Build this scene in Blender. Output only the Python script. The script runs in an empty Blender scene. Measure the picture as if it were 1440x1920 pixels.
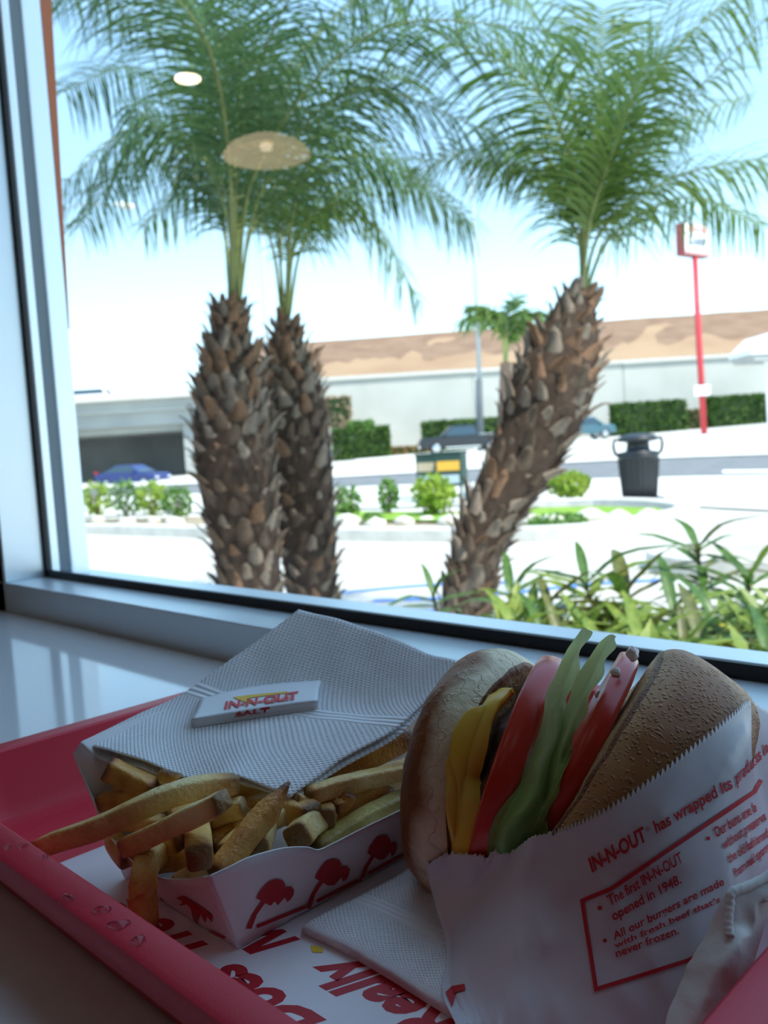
import bpy, bmesh, math, random
import numpy as np
from mathutils import Vector, Matrix, noise
from mathutils.bvhtree import BVHTree
random.seed(7)
C = bpy.context.scene.collection
sc = bpy.context.scene
# ------------------------------------------------------------------ camera
F = 1620.0; YAW, PITCH, ROLL = 45.0, 4.4, 3.5
CAM = Vector((0, 0, .18))
_y, _p, _r = [math.radians(a) for a in (YAW, PITCH, ROLL)]
FW = Vector((-math.sin(_y)*math.cos(_p), math.cos(_y)*math.cos(_p), -math.sin(_p)))
_rt = Vector((math.cos(_y), math.sin(_y), 0)); _up = _rt.cross(FW)
RT = math.cos(_r)*_rt - math.sin(_r)*_up
UP = math.cos(_r)*_up + math.sin(_r)*_rt
cd = bpy.data.cameras.new('camera'); cam = bpy.data.objects.new('camera', cd); C.objects.link(cam)
cam.matrix_world = Matrix(((RT.x, UP.x, -FW.x, CAM.x), (RT.y, UP.y, -FW.y, CAM.y), (RT.z, UP.z, -FW.z, CAM.z), (0, 0, 0, 1)))
cd.sensor_fit = 'VERTICAL'; cd.sensor_height = 4.8; cd.sensor_width = 3.6
cd.lens = 4.8*F/1920; cd.clip_start = .01; cd.clip_end = 2000
cd.dof.use_dof = True; cd.dof.focus_distance = .30; cd.dof.aperture_fstop = 2.4
sc.camera = cam
# ------------------------------------------------------------------ world, sun, exposure
sc.view_settings.view_transform = 'Standard'; sc.view_settings.look = 'None'
sc.view_settings.gamma = 1; sc.view_settings.use_curve_mapping = False
sc.view_settings.exposure = 0.50
w = bpy.data.worlds.new('sky'); sc.world = w; w.use_nodes = True
nt = w.node_tree; nt.nodes.clear()
wo = nt.nodes.new('ShaderNodeOutputWorld'); bg = nt.nodes.new('ShaderNodeBackground')
tc = nt.nodes.new('ShaderNodeTexCoord'); sx = nt.nodes.new('ShaderNodeSeparateXYZ'); rp = nt.nodes.new('ShaderNodeValToRGB')
nt.links.new(tc.outputs['Generated'], sx.inputs[0]); nt.links.new(sx.outputs['Z'], rp.inputs[0])
SKY = [(0, (1.3, 1.55, 1.65)), (.07, (1.05, 1.42, 1.55)), (.15, (.70, 1.12, 1.40)), (.27, (.44, .76, 1.10)), (.45, (.36, .64, 1.02)), (1, (.44, .70, 1.05))]
cr = rp.color_ramp
cr.elements[0].position = 0; cr.elements[0].color = (*SKY[0][1], 1); cr.elements[1].position = 1; cr.elements[1].color = (*SKY[-1][1], 1)
for p_, c_ in SKY[1:-1]:
    e_ = cr.elements.new(p_); e_.color = (*c_, 1)
nt.links.new(rp.outputs[0], bg.inputs[0]); bg.inputs[1].default_value = 1.2
nt.links.new(bg.outputs[0], wo.inputs[0])
sd = bpy.data.lights.new('sun', 'SUN'); so = bpy.data.objects.new('sun', sd); C.objects.link(so)
sd.energy = 4.4; sd.angle = .0093; sd.color = (1, .95, .86)
SUN = Vector((.62, -.06, .95)).normalized(); so.rotation_euler = SUN.to_track_quat('Z', 'Y').to_euler(); so.location = (0, 20, 20)
sc.cycles.use_denoising = True; sc.cycles.max_bounces = 10; sc.cycles.transparent_max_bounces = 16; sc.cycles.diffuse_bounces = 6
sc.cycles.sample_clamp_indirect = 6

# ------------------------------------------------------------------ helpers
def ray(x, y): return FW + RT*((x-720)/F) - UP*((y-960)/F)
def U(x, y, D): return CAM + ray(x, y)*D                       # pixel and depth -> point
def Zp(x, y, z): d = ray(x, y); return CAM + d*((z-CAM.z)/d.z)
def Xp(x, y, X): d = ray(x, y); return CAM + d*((X-CAM.x)/d.x)
def Yp(x, y, Y): d = ray(x, y); return CAM + d*((Y-CAM.y)/d.y)
FH = Vector((-math.sin(_y), math.cos(_y), 0)); RH = Vector((math.cos(_y), math.sin(_y), 0))
def sm(t): t = max(0, min(1, t)); return t*t*(3-2*t)
def gz(p):                                                    # the ground outside rises to the right beyond the lot
    D = p.dot(FH); lat = p.dot(RH); b = sm((D-14)/30)
    return -.97*(1-b) + (-.8+.026*max(-40, min(40, lat)))*b
def G(x, y, off=0):
    d = ray(x, y); t = 1.0
    for _ in range(400):
        p = CAM+d*t
        if p.z <= gz(p): break
        t *= 1.02
        if t > 400: break
    lo, hi = t/1.02, t
    for _ in range(20):
        m = (lo+hi)/2; p = CAM+d*m
        if p.z <= gz(p): hi = m
        else: lo = m
    p = CAM+d*hi; p.z = gz(p)+off; return p
def GD(x, D, off=0):                                          # on the ground under pixel column x, at depth D
    p = U(x, 835-(x-720)*.061, D); p.z = gz(p)+off; return p

def tag(o, label=None, cat=None, group=None, kind=None):
    if label: o['label'] = label
    if cat: o['category'] = cat
    if group: o['group'] = group
    if kind: o['kind'] = kind
    return o
def empty(name, loc=(0, 0, 0), rz=0):
    o = bpy.data.objects.new(name, None); C.objects.link(o); o.location = loc; o.rotation_euler = (0, 0, rz); o.empty_display_size = .01; return o
def link(name, me, mat, parent=None, smooth=False):
    o = bpy.data.objects.new(name, me); C.objects.link(o)
    if mat and not me.materials: me.materials.append(mat)
    if smooth: me.polygons.foreach_set('use_smooth', [True]*len(me.polygons))
    if parent is not None:
        o.parent = parent
        M = parent.matrix_basis if parent.parent is None else parent.parent.matrix_basis @ parent.matrix_parent_inverse @ parent.matrix_basis
        o['_w'] = 0; del o['_w']
    return o
def unp(o, parent):
    """meshes are written in world coordinates: cancel the parent's placement"""
    M = parent.matrix_basis.copy(); q = parent
    while q.parent is not None:
        M = q.parent.matrix_basis @ q.matrix_parent_inverse @ M if False else M; q = q.parent
    return o
def mesh(name, vs, fs, mat, parent=None, smooth=False, uvs=None):
    """mesh in world coordinates; its origin goes to its centre"""
    vs = [Vector(v) for v in vs]
    c = sum(vs, Vector())/max(1, len(vs))
    me = bpy.data.meshes.new(name); me.from_pydata([v-c for v in vs], [], fs)
    if uvs is not None:
        ul = me.uv_layers.new(name='UVMap')
        for l in me.loops: ul.data[l.index].uv = uvs[l.vertex_index]
    me.materials.append(mat)
    if smooth: me.polygons.foreach_set('use_smooth', [True]*len(fs))
    o = bpy.data.objects.new(name, me); C.objects.link(o)
    place(o, c, parent); return o
WORLD = {}
def wm(o):
    if o is None: return Matrix()
    return wm(o.parent) @ o.matrix_parent_inverse @ o.matrix_basis
def place(o, c, parent, rot=None):
    M = Matrix.Translation(c)
    if rot is not None: M = M @ rot.to_4x4()
    if parent is not None:
        o.parent = parent; M = wm(parent).inverted() @ M
    o.matrix_basis = M
class MB:
    def __init__(s): s.v = []; s.f = []
    def box(s, lo, hi, M=None):
        b = len(s.v); x0, y0, z0 = lo; x1, y1, z1 = hi
        q = [(x0, y0, z0), (x1, y0, z0), (x1, y1, z0), (x0, y1, z0), (x0, y0, z1), (x1, y0, z1), (x1, y1, z1), (x0, y1, z1)]
        s.v += [(M @ Vector(p)) if M else Vector(p) for p in q]
        s.f += [[b+i for i in t] for t in ((3, 2, 1, 0), (4, 5, 6, 7), (0, 1, 5, 4), (1, 2, 6, 5), (2, 3, 7, 6), (3, 0, 4, 7))]; return s
    def tube(s, pts, rad, n=8, cap=True):
        pts = [Vector(p) for p in pts]; b = len(s.v); m = len(pts)
        if not hasattr(rad, '__len__'): rad = [rad]*m
        ref = Vector((0, 0, 1)) if abs((pts[-1]-pts[0]).normalized().z) < .9 else Vector((1, 0, 0))
        for i, p in enumerate(pts):
            t = (pts[min(i+1, m-1)]-pts[max(i-1, 0)]).normalized(); a = t.cross(ref).normalized(); c = a.cross(t)
            for k in range(n):
                th = 2*math.pi*k/n; s.v.append(p+(a*math.cos(th)+c*math.sin(th))*rad[i])
        for i in range(m-1):
            for k in range(n): s.f.append([b+i*n+k, b+i*n+(k+1) % n, b+(i+1)*n+(k+1) % n, b+(i+1)*n+k])
        if cap: s.f.append([b+k for k in range(n)][::-1]); s.f.append([b+(m-1)*n+k for k in range(n)])
        return s
    def lathe(s, prof, n=24, M=None, warp=None):
        b = len(s.v); m = len(prof)
        for i, (r, z) in enumerate(prof):
            for k in range(n):
                th = 2*math.pi*k/n; p = Vector((r*math.cos(th), r*math.sin(th), z))
                if warp: p = warp(p, i, th)
                s.v.append(M @ p if M else p)
        for i in range(m-1):
            for k in range(n): s.f.append([b+i*n+k, b+i*n+(k+1) % n, b+(i+1)*n+(k+1) % n, b+(i+1)*n+k])
        s.f.append([b+k for k in range(n)][::-1]); s.f.append([b+(m-1)*n+k for k in range(n)]); return s
    def prism(s, poly, dv):
        """poly: list of points; extruded along dv"""
        b = len(s.v); n = len(poly); dv = Vector(dv)
        s.v += [Vector(p) for p in poly] + [Vector(p)+dv for p in poly]
        s.f.append(list(range(b, b+n))[::-1]); s.f.append(list(range(b+n, b+2*n)))
        for k in range(n): s.f.append([b+k, b+(k+1) % n, b+n+(k+1) % n, b+n+k])
        return s
    def build(s, name, mat, parent=None, smooth=False): return mesh(name, s.v, s.f, mat, parent, smooth)
def mods(o, bevel=0, seg=2, sub=0, solid=0, offset=0):
    if solid: m = o.modifiers.new('s', 'SOLIDIFY'); m.thickness = solid; m.offset = offset
    if bevel: m = o.modifiers.new('b', 'BEVEL'); m.width = bevel; m.segments = seg; m.limit_method = 'ANGLE'
    if sub: m = o.modifiers.new('u', 'SUBSURF'); m.levels = sub; m.render_levels = sub
    return o
def cr4(p0, p1, p2, p3, t):
    return .5*((2*p1)+(-p0+p2)*t+(2*p0-5*p1+4*p2-p3)*t*t+(-p0+3*p1-3*p2+p3)*t**3)
def spl(pts, t):
    n = len(pts)-1; x = max(0, min(n-1e-6, t*n)); i = int(x); f = x-i
    g = lambda k: pts[k] if 0 <= k <= n else (2*pts[0]-pts[1] if k < 0 else 2*pts[n]-pts[n-1])
    return cr4(g(i-1), g(i), g(i+1), g(i+2), f)
def patch(name, rows, nu, nv, mat, parent=None, thick=0, amp=0, freq=60, fn=None, offset=0):
    """smooth sheet through a grid of points (rows of columns)"""
    vs, uvs, fs = [], [], []
    for i in range(nv+1):
        col = [spl(c, i/nv) for c in zip(*rows)]
        for j in range(nu+1):
            p = spl(col, j/nu)
            if amp: p = p + noise.noise_vector(p*freq)*amp + noise.noise_vector(p*freq*2.7)*amp*.4
            if fn: p = fn(p, j/nu, i/nv)
            vs.append(p); uvs.append((j/nu, i/nv))
    for i in range(nv):
        for j in range(nu):
            a = i*(nu+1)+j; fs.append([a, a+1, a+nu+2, a+nu+1])
    o = mesh(name, vs, fs, mat, parent, True, uvs)
    if thick: mods(o, solid=thick, offset=offset)
    return o
def clamp_floor(p, z):
    """slide a point along its line of sight until it clears the height z"""
    if p.z < z:
        d = p-CAM; return CAM + d*((z-CAM.z)/d.z)
    return p
# ------------------------------------------------------------------ materials
def mat(name, col, rough=.6, spec=.5, metal=0, var=None, scale=8, bump=0, bscale=40, coords='Object', trans=0, sss=0, extra=None, detail=4, vr=(.35, .65)):
    m = bpy.data.materials.new(name); m.use_nodes = True; n = m.node_tree; b = n.nodes['Principled BSDF']
    b.inputs['Base Color'].default_value = (*col, 1); b.inputs['Roughness'].default_value = rough
    b.inputs['Specular IOR Level'].default_value = spec; b.inputs['Metallic'].default_value = metal
    if sss: b.inputs['Subsurface Weight'].default_value = sss; b.inputs['Subsurface Radius'].default_value = (.01, .005, .003); b.inputs['Subsurface Scale'].default_value = .3
    t = n.nodes.new('ShaderNodeTexCoord')
    if var is not None:
        z = n.nodes.new('ShaderNodeTexNoise'); z.inputs['Scale'].default_value = scale; z.inputs['Detail'].default_value = detail
        r = n.nodes.new('ShaderNodeValToRGB'); r.color_ramp.elements[0].position = vr[0]; r.color_ramp.elements[1].position = vr[1]
        r.color_ramp.elements[0].color = (*col, 1); r.color_ramp.elements[1].color = (*var, 1)
        n.links.new(t.outputs[coords], z.inputs['Vector']); n.links.new(z.outputs[0], r.inputs[0]); n.links.new(r.outputs[0], b.inputs['Base Color'])
    if bump:
        z = n.nodes.new('ShaderNodeTexNoise'); z.inputs['Scale'].default_value = bscale; z.inputs['Detail'].default_value = 5
        bp = n.nodes.new('ShaderNodeBump'); bp.inputs['Strength'].default_value = 1; bp.inputs['Distance'].default_value = bump
        n.links.new(t.outputs[coords], z.inputs['Vector']); n.links.new(z.outputs[0], bp.inputs['Height']); n.links.new(bp.outputs[0], b.inputs['Normal'])
    if trans:
        tr = n.nodes.new('ShaderNodeBsdfTranslucent'); mx = n.nodes.new('ShaderNodeMixShader'); out = n.nodes['Material Output']
        mx.inputs[0].default_value = trans
        src = b.inputs['Base Color'].links
        if src: n.links.new(src[0].from_socket, tr.inputs['Color'])
        else: tr.inputs['Color'].default_value = (*col, 1)
        n.links.new(b.outputs[0], mx.inputs[1]); n.links.new(tr.outputs[0], mx.inputs[2]); n.links.new(mx.outputs[0], out.inputs[0])
    if extra: extra(n, b, t)
    return m
def emis(name, col, s):
    m = bpy.data.materials.new(name); m.use_nodes = True; b = m.node_tree.nodes['Principled BSDF']
    b.inputs['Base Color'].default_value = (*col, 1); b.inputs['Emission Color'].default_value = (*col, 1); b.inputs['Emission Strength'].default_value = s; return m
def math_node(n, op, a, b=None, c=None):
    q = n.nodes.new('ShaderNodeMath'); q.operation = op
    for i, v in enumerate((a, b, c)):
        if v is None: continue
        if isinstance(v, (int, float)): q.inputs[i].default_value = v
        else: n.links.new(v, q.inputs[i])
    return q.outputs[0]
def ramp(n, src, stops):
    r = n.nodes.new('ShaderNodeValToRGB'); e = r.color_ramp.elements
    e[0].position = stops[0][0]; e[0].color = (*stops[0][1], 1); e[1].position = stops[-1][0]; e[1].color = (*stops[-1][1], 1)
    for p, c in stops[1:-1]:
        k = e.new(p); k.color = (*c, 1)
    n.links.new(src, r.inputs[0]); return r.outputs[0]
def glass_mat():
    m = bpy.data.materials.new('glass'); m.use_nodes = True; n = m.node_tree; n.nodes.clear()
    o = n.nodes.new('ShaderNodeOutputMaterial'); mx = n.nodes.new('ShaderNodeMixShader'); fr = n.nodes.new('ShaderNodeFresnel')
    tr = n.nodes.new('ShaderNodeBsdfTransparent'); gl = n.nodes.new('ShaderNodeBsdfGlossy')
    fr.inputs['IOR'].default_value = 1.45; tr.inputs[0].default_value = (.97, .99, .985, 1); gl.inputs['Roughness'].default_value = 0.0
    gl.inputs['Color'].default_value = (1, 1, 1, 1)
    n.links.new(fr.outputs[0], mx.inputs[0]); n.links.new(tr.outputs[0], mx.inputs[1]); n.links.new(gl.outputs[0], mx.inputs[2]); n.links.new(mx.outputs[0], o.inputs[0]); return m
M_glass = glass_mat()
M_frame = mat('frame_aluminium', (.78, .84, .88), .33, .5, .45)
M_gasket = mat('gasket_rubber', (.006, .007, .008), .5)
M_sealant = mat('grey_spacer', (.10, .13, .15), .6)
M_wall = mat('wall_paint', (.40, .35, .34), .8)
M_redwall = mat('red_paint', (.45, .10, .08), .6)
M_ceil = mat('ceiling_paint', (.50, .49, .48), .9)
M_floor = mat('floor_tile', (.22, .12, .10), .35)
M_counter = mat('counter_laminate', (.82, .82, .82), .07, .8)
M_tray = mat('tray_plastic', (.60, .025, .05), .45, .4, bump=.00006, bscale=1800)
M_print = mat('red_ink', (.50, .01, .02), .55)
M_yellow = mat('yellow_ink', (.9, .60, .04), .5)
M_liner = mat('liner_paper', (.86, .85, .88), .55)
M_board = mat('paperboard', (.86, .82, .83), .45)
M_wrap = mat('wax_paper', (.74, .71, .75), .38, .5, trans=.12, bump=.0004, bscale=55)
M_packet = mat('packet_paper', (.86, .88, .9), .4)
def nap_bump(n, b, t):
    sp = n.nodes.new('ShaderNodeSeparateXYZ'); n.links.new(t.outputs['UV'], sp.inputs[0])
    a = math_node(n, 'SINE', math_node(n, 'MULTIPLY', sp.outputs[0], 300)); c = math_node(n, 'SINE', math_node(n, 'MULTIPLY', sp.outputs[1], 300))
    h = math_node(n, 'MAXIMUM', math_node(n, 'MULTIPLY', a, c), 0)
    # plain embossed band without dots
    k1 = math_node(n, 'GREATER_THAN', math_node(n, 'ABSOLUTE', math_node(n, 'SUBTRACT', sp.outputs[1], .56)), .045)
    h = math_node(n, 'MULTIPLY', h, k1)
    h2 = math_node(n, 'MULTIPLY', math_node(n, 'SINE', math_node(n, 'MULTIPLY', sp.outputs[1], 210)), .35)
    h2 = math_node(n, 'MULTIPLY', h2, math_node(n, 'SUBTRACT', 1, k1))
    h = math_node(n, 'ADD', h, h2)
    bp = n.nodes.new('ShaderNodeBump'); bp.inputs['Distance'].default_value = -.0007; bp.inputs['Strength'].default_value = .8
    n.links.new(h, bp.inputs['Height']); n.links.new(bp.outputs[0], b.inputs['Normal'])
M_napkin = mat('napkin_paper', (.94, .94, .94), .95, .1, trans=.03, extra=nap_bump)
M_napkin2 = mat('crumpled_napkin_paper', (.88, .87, .85), .95, .1, trans=.15, bump=.0012, bscale=90)

# ------------------------------------------------------------------ room shell
GL = .484                 # plane of the glass
UL = -1.111               # left jamb
ZF = .036                 # top of the sill frame
RX0, RX1, RY0, RZ0, RZ1 = -6.6, 3.0, -7.5, -.80, 2.75
WT = 2.5; UR = .35
def sbox(name, lo, hi, m, bevel=0):
    o = MB().box(lo, hi).build(name, m); tag(o, kind='structure')
    if bevel: mods(o, bevel=bevel)
    return o
sbox('floor', (RX0, RY0, RZ0-.1), (RX1, .60, RZ0), M_floor)
sbox('ceiling', (RX0, RY0, RZ1), (RX1, .60, RZ1+.1), M_ceil)
sbox('wall_left', (RX0-.1, RY0, RZ0), (RX0, .60, RZ1), M_wall)
sbox('wall_right', (RX1, RY0, RZ0), (RX1+.1, .60, RZ1), M_wall)
sbox('wall_back', (RX0, RY0-.1, RZ0), (RX1, RY0, RZ1), M_wall)
sbox('wall_window_left', (RX0, .426, RZ0), (UL-.006, .540, RZ1), M_wall)
sbox('wall_window_right', (UR+.05, .426, RZ0), (RX1, .60, RZ1), M_wall)
sbox('wall_window_below', (UL-.006, .428, RZ0), (UR+.05, .58, -.02), M_wall)
sbox('wall_window_above', (UL-.006, .426, WT+.06), (UR+.05, .60, RZ1), M_wall)
# ---- window: one fixed light, its frame, gasket and pane
win = empty('window_1', (UL, GL, 0)); tag(win, kind='structure')
f = MB().box((UL-.04, .426, -.02), (UR+.04, GL-.006, ZF)).build('sill_frame', M_frame, win); mods(f, bevel=.0015)
f = MB().box((UL-.04, GL+.006, -.02), (UR+.04, .562, ZF-.004)).build('outer_sill', M_frame, win); mods(f, bevel=.003)
f = MB().box((UL-.04, .426, ZF), (UL, GL-.006, WT)).build('jamb', M_frame, win); mods(f, bevel=.001)
mods(MB().box((UL-.04, GL+.030, ZF-.006), (UL+.001, .540, WT)).build('outer_jamb', M_frame, win), bevel=.003)
MB().box((UL-.04, GL+.0145, ZF-.006), (UL-.003, GL+.030, WT)).build('spacer', M_sealant, win)
MB().box((UL-.04, GL+.005, ZF-.006), (UL-.001, GL+.0145, WT)).build('outer_bead', M_frame, win)
f = MB().box((UR, .426, ZF), (UR+.04, .56, WT)).build('jamb', M_frame, win)
f = MB().box((UL-.04, .426, WT), (UR+.04, .56, WT+.06)).build('head_frame', M_frame, win)
g = MB(); g.box((UL, GL-.0062, ZF-.004), (UR, GL-.001, ZF+.009)); g.build('gasket', M_gasket, win)
g = MB(); g.box((UL-.004, GL-.0062, ZF), (UL+.007, GL-.001, WT)); g.build('gasket', M_gasket, win)
mesh('glass_pane', [(UL-.003, GL, ZF-.003), (UR, GL, ZF-.003), (UR, GL, WT), (UL-.003, GL, WT)], [[0, 1, 2, 3]], M_glass, win)
# ---- counter the tray stands on
ct = empty('counter', (0, .1, 0)); tag(ct, 'white glossy counter top running along under the window', 'counter')
mods(MB().box((-4.6, -.42, -.035), (1.6, .4255, 0)).build('worktop', M_counter, ct), bevel=.004)
MB().box((-2.5, .0, RZ0), (-2.44, .06, -.035)).build('leg', M_frame, ct)
MB().box((1.3, .0, RZ0), (1.36, .06, -.035)).build('leg', M_frame, ct)
# ---- lamps of the room that mirror in the pane, then added fill lamps
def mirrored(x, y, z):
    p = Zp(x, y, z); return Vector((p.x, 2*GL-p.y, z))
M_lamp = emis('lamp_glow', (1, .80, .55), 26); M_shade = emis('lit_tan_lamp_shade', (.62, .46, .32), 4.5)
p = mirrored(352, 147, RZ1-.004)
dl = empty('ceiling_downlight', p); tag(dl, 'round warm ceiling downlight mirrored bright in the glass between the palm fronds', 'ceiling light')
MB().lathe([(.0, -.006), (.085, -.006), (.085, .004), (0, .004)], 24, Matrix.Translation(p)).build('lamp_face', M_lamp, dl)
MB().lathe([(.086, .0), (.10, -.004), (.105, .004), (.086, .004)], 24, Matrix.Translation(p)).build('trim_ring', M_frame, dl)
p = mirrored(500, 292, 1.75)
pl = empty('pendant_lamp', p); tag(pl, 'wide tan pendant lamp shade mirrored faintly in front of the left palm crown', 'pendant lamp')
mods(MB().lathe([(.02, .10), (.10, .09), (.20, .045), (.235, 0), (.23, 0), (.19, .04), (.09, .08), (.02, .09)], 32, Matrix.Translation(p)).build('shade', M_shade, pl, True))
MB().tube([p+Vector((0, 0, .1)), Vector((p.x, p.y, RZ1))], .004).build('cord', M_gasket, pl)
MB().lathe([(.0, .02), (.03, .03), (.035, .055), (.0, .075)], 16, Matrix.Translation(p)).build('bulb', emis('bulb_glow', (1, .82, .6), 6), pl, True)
for (lx, ly, lw) in ((-1.3, -1.6, 16), (.9, -1.5, 16), (-.2, -2.9, 12)):  # unseen lamps added to brighten the foreground beyond the window light
    q = Vector((lx, ly, RZ1-.004)); t_ = empty('fill_lamp', q)
    tag(t_, {-1.3: 'added square fill lamp, unseen, over the left of the dining room', .9: 'added square fill lamp, unseen, over the right of the dining room', -.2: 'added square fill lamp, unseen, near the back wall'}[lx], 'ceiling light')
    MB().box((lx-.2, ly-.2, RZ1-.02), (lx+.2, ly+.2, RZ1-.001)).build('housing', M_frame, t_)
    MB().box((lx-.18, ly-.18, RZ1-.024), (lx+.18, ly+.18, RZ1-.0205)).build('diffuser', emis('diffuser_glow', (1, .86, .78), lw*.10), t_)
# ================================================================== OUTSIDE
M_lot = mat('concrete_lot', (.62, .60, .54), .9, .2, var=(.52, .50, .45), scale=.8, coords='Object')
M_conc = mat('concrete_curb', (.66, .64, .58), .9, .2, var=(.55, .53, .48), scale=5)
M_walk = mat('sidewalk_concrete', (.72, .70, .62), .9, .2, var=(.64, .61, .54), scale=1.5)
M_road = mat('asphalt', (.17, .18, .18), .9, .2, var=(.22, .22, .22), scale=2)
M_grass = mat('lawn', (.16, .30, .04), .9, .1, var=(.28, .42, .07), scale=6)
M_soil = mat('planter_soil', (.30, .24, .16), 1, .1, var=(.45, .38, .27), scale=5)
M_rock = mat('white_stone', (.78, .74, .64), .9, .1, var=(.60, .55, .46), scale=6)
M_line = mat('road_paint', (.85, .85, .82), .8)
M_blue = mat('blue_paint', (.08, .25, .75), .8)
def brick_mat(n, b, t):
    k = n.nodes.new('ShaderNodeTexBrick'); k.inputs['Scale'].default_value = 5
    k.inputs['Color1'].default_value = (.36, .12, .06, 1); k.inputs['Color2'].default_value = (.45, .17, .09, 1); k.inputs['Mortar'].default_value = (.5, .42, .36, 1); k.inputs['Mortar Size'].default_value = .01
    n.links.new(t.outputs['Object'], k.inputs['Vector']); n.links.new(k.outputs[0], b.inputs['Base Color'])
M_brick = mat('red_brick', (.4, .15, .08), .9, extra=brick_mat)
# terrain: one sheet that follows the slope of the street
vs, fs = [], []
ds = [.56, 1, 2, 3.5, 5, 7, 9, 11, 13, 15, 18, 21, 25, 30, 35, 40, 46, 52, 60, 70, 85, 110, 150, 220]
ls = [-130, -60, -40, -30, -22, -15, -10, -5, 0, 5, 10, 15, 22, 30, 40, 60, 130]
for d in ds:
    for l in ls:
        p = FH*d*1.0+RH*l; p = Vector((p.x, p.y, 0)); p.z = gz(p); vs.append(p)
for i in range(len(ds)-1):
    for j in range(len(ls)-1):
        a = i*len(ls)+j; fs.append([a, a+1, a+len(ls)+1, a+len(ls)])
vs = [Vector((p.x, max(p.y, .56) if abs(p.x) < 60 and p.y < .56 and p.x < 40 else p.y, p.z)) for p in vs]
tag(mesh('ground', vs, fs, M_lot, None, True), kind='structure')
def sheet(name, px, m, off, th=.0, label=None, cat=None, kind='structure', world=None):
    pts = world or [G(x, y) for x, y in px]
    # resample the outline so that it follows the slope
    P = []
    for i, p in enumerate(pts):
        q = pts[(i+1) % len(pts)]; k = max(1, min(12, int((q-p).length/4)))
        for j in range(k):
            s = p.lerp(q, j/k); s = Vector((s.x, s.y, gz(s)+off)); P.append(s)
    if th: o = MB().prism([p-Vector((0, 0, th)) for p in P], (0, 0, th)).build(name, m)
    else: o = mesh(name, P, [list(range(len(P)))], m)
    tag(o, label, cat, kind=kind); return o
# street: asphalt band in strips (each strip spans the road), far walk, near walk
def band(name, near, far, m, off, kind='structure'):
    """near/far: lists of pixels along the near and the far edge"""
    vs, fs = [], []
    n = 28
    a = [G(*q) for q in near]; b = [G(*q) for q in far]
    for i in range(n+1):
        p = spl(a, i/n); q = spl(b, i/n)
        for k in range(5):
            s = p.lerp(q, k/4); vs.append(Vector((s.x, s.y, gz(s)+off)))
    for i in range(n):
        for k in range(4):
            c = i*5+k; fs.append([c, c+5, c+6, c+1])
    o = mesh(name, vs, fs, m); tag(o, kind=kind); return o
band('sidewalk_far', [(-200, 925), (300, 912), (700, 893), (1100, 868), (1440, 855), (1700, 850)], [(-200, 905), (300, 897), (700, 858), (1100, 826), (1440, 803), (1700, 795)], M_walk, .05)
band('street', [(-200, 945), (300, 928), (700, 912), (1100, 899), (1440, 892), (1700, 890)], [(-200, 926), (300, 912.5), (700, 892), (1100, 868), (1440, 855), (1700, 850)], M_road, .02)
band('sidewalk_near', [(-200, 990), (300, 965), (700, 955), (1100, 945), (1440, 960), (1700, 970)], [(-200, 946), (300, 929), (700, 913), (1100, 900), (1440, 893), (1700, 891)], M_walk, .03)
tag(sheet('lane_marking', [(1355, 889), (1440, 888), (1500, 887), (1500, 883), (1440, 883), (1355, 884)], M_line, .03), kind='structure')
# planting island with lawn, soil, stones and a curb
isl = empty('planting_island', G(900, 985)); tag(isl, kind='structure')
def ribbon(name, px, wid, h, m, parent, world=None):
    pts = world or [G(x, y) for x, y in px]; n = 30; vs, fs = [], []
    for i in range(n+1):
        p = spl(pts, i/n); q = spl(pts, min(1, i/n+.01)) - spl(pts, max(0, i/n-.01)); s = Vector((-q.y, q.x, 0)).normalized()*wid/2
        z = gz(p)
        for a, zz in ((-1, z-.02), (-1, z+h*.9), (-.8, z+h), (.8, z+h), (1, z+h*.9), (1, z-.02)): r = p+s*a; vs.append(Vector((r.x, r.y, zz)))
    for i in range(n):
        for k in range(5): c = i*6+k; fs.append([c, c+6, c+7, c+1])
    return mesh(name, vs, fs, m, parent)
sheet('soil_bed', [(-150, 1000), (120, 988), (400, 998), (700, 1004), (960, 1006), (1090, 1003), (1200, 985), (1270, 968), (1180, 958), (1000, 962), (700, 967), (300, 975), (-150, 985)], M_soil, .05)
sheet('lawn', [(990, 985), (1060, 988), (1180, 982), (1262, 972), (1230, 964), (1120, 960), (1000, 963), (960, 972)], M_grass, .09)
sheet('lawn', [(620, 985), (900, 990), (900, 972), (620, 968)], M_grass, .09)
ribbon('curb', [(-150, 1010), (120, 1000), (420, 1008), (700, 1013), (950, 1015), (1090, 1010), (1190, 995), (1290, 972), (1240, 958), (1120, 953), (950, 958)], .28, .16, M_conc, isl)
ribbon('curb', [(1700, 1045), (1500, 1042), (1300, 1050), (1230, 1062), (1300, 1078), (1500, 1085), (1700, 1090)], .16, .14, M_conc, isl)
for pl_ in ([(700, 1128), (900, 1118), (1090, 1098), (1240, 1088)], [(760, 1150), (980, 1140), (1120, 1140)], [(640, 1112), (800, 1098), (960, 1092)]):
    pts = [G(x, y) for x, y in pl_]; vs, fs = [], []
    for i in range(13):
        p = spl(pts, i/12); q = spl(pts, min(1, i/12+.02))-spl(pts, max(0, i/12-.02)); s = Vector((-q.y, q.x, 0)).normalized()*.05
        vs += [Vector((p.x-s.x, p.y-s.y, gz(p)+.006)), Vector((p.x+s.x, p.y+s.y, gz(p)+.006))]
    fs = [[2*i, 2*i+2, 2*i+3, 2*i+1] for i in range(12)]
    tag(mesh('parking_marking', vs, fs, M_blue), kind='structure')
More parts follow.
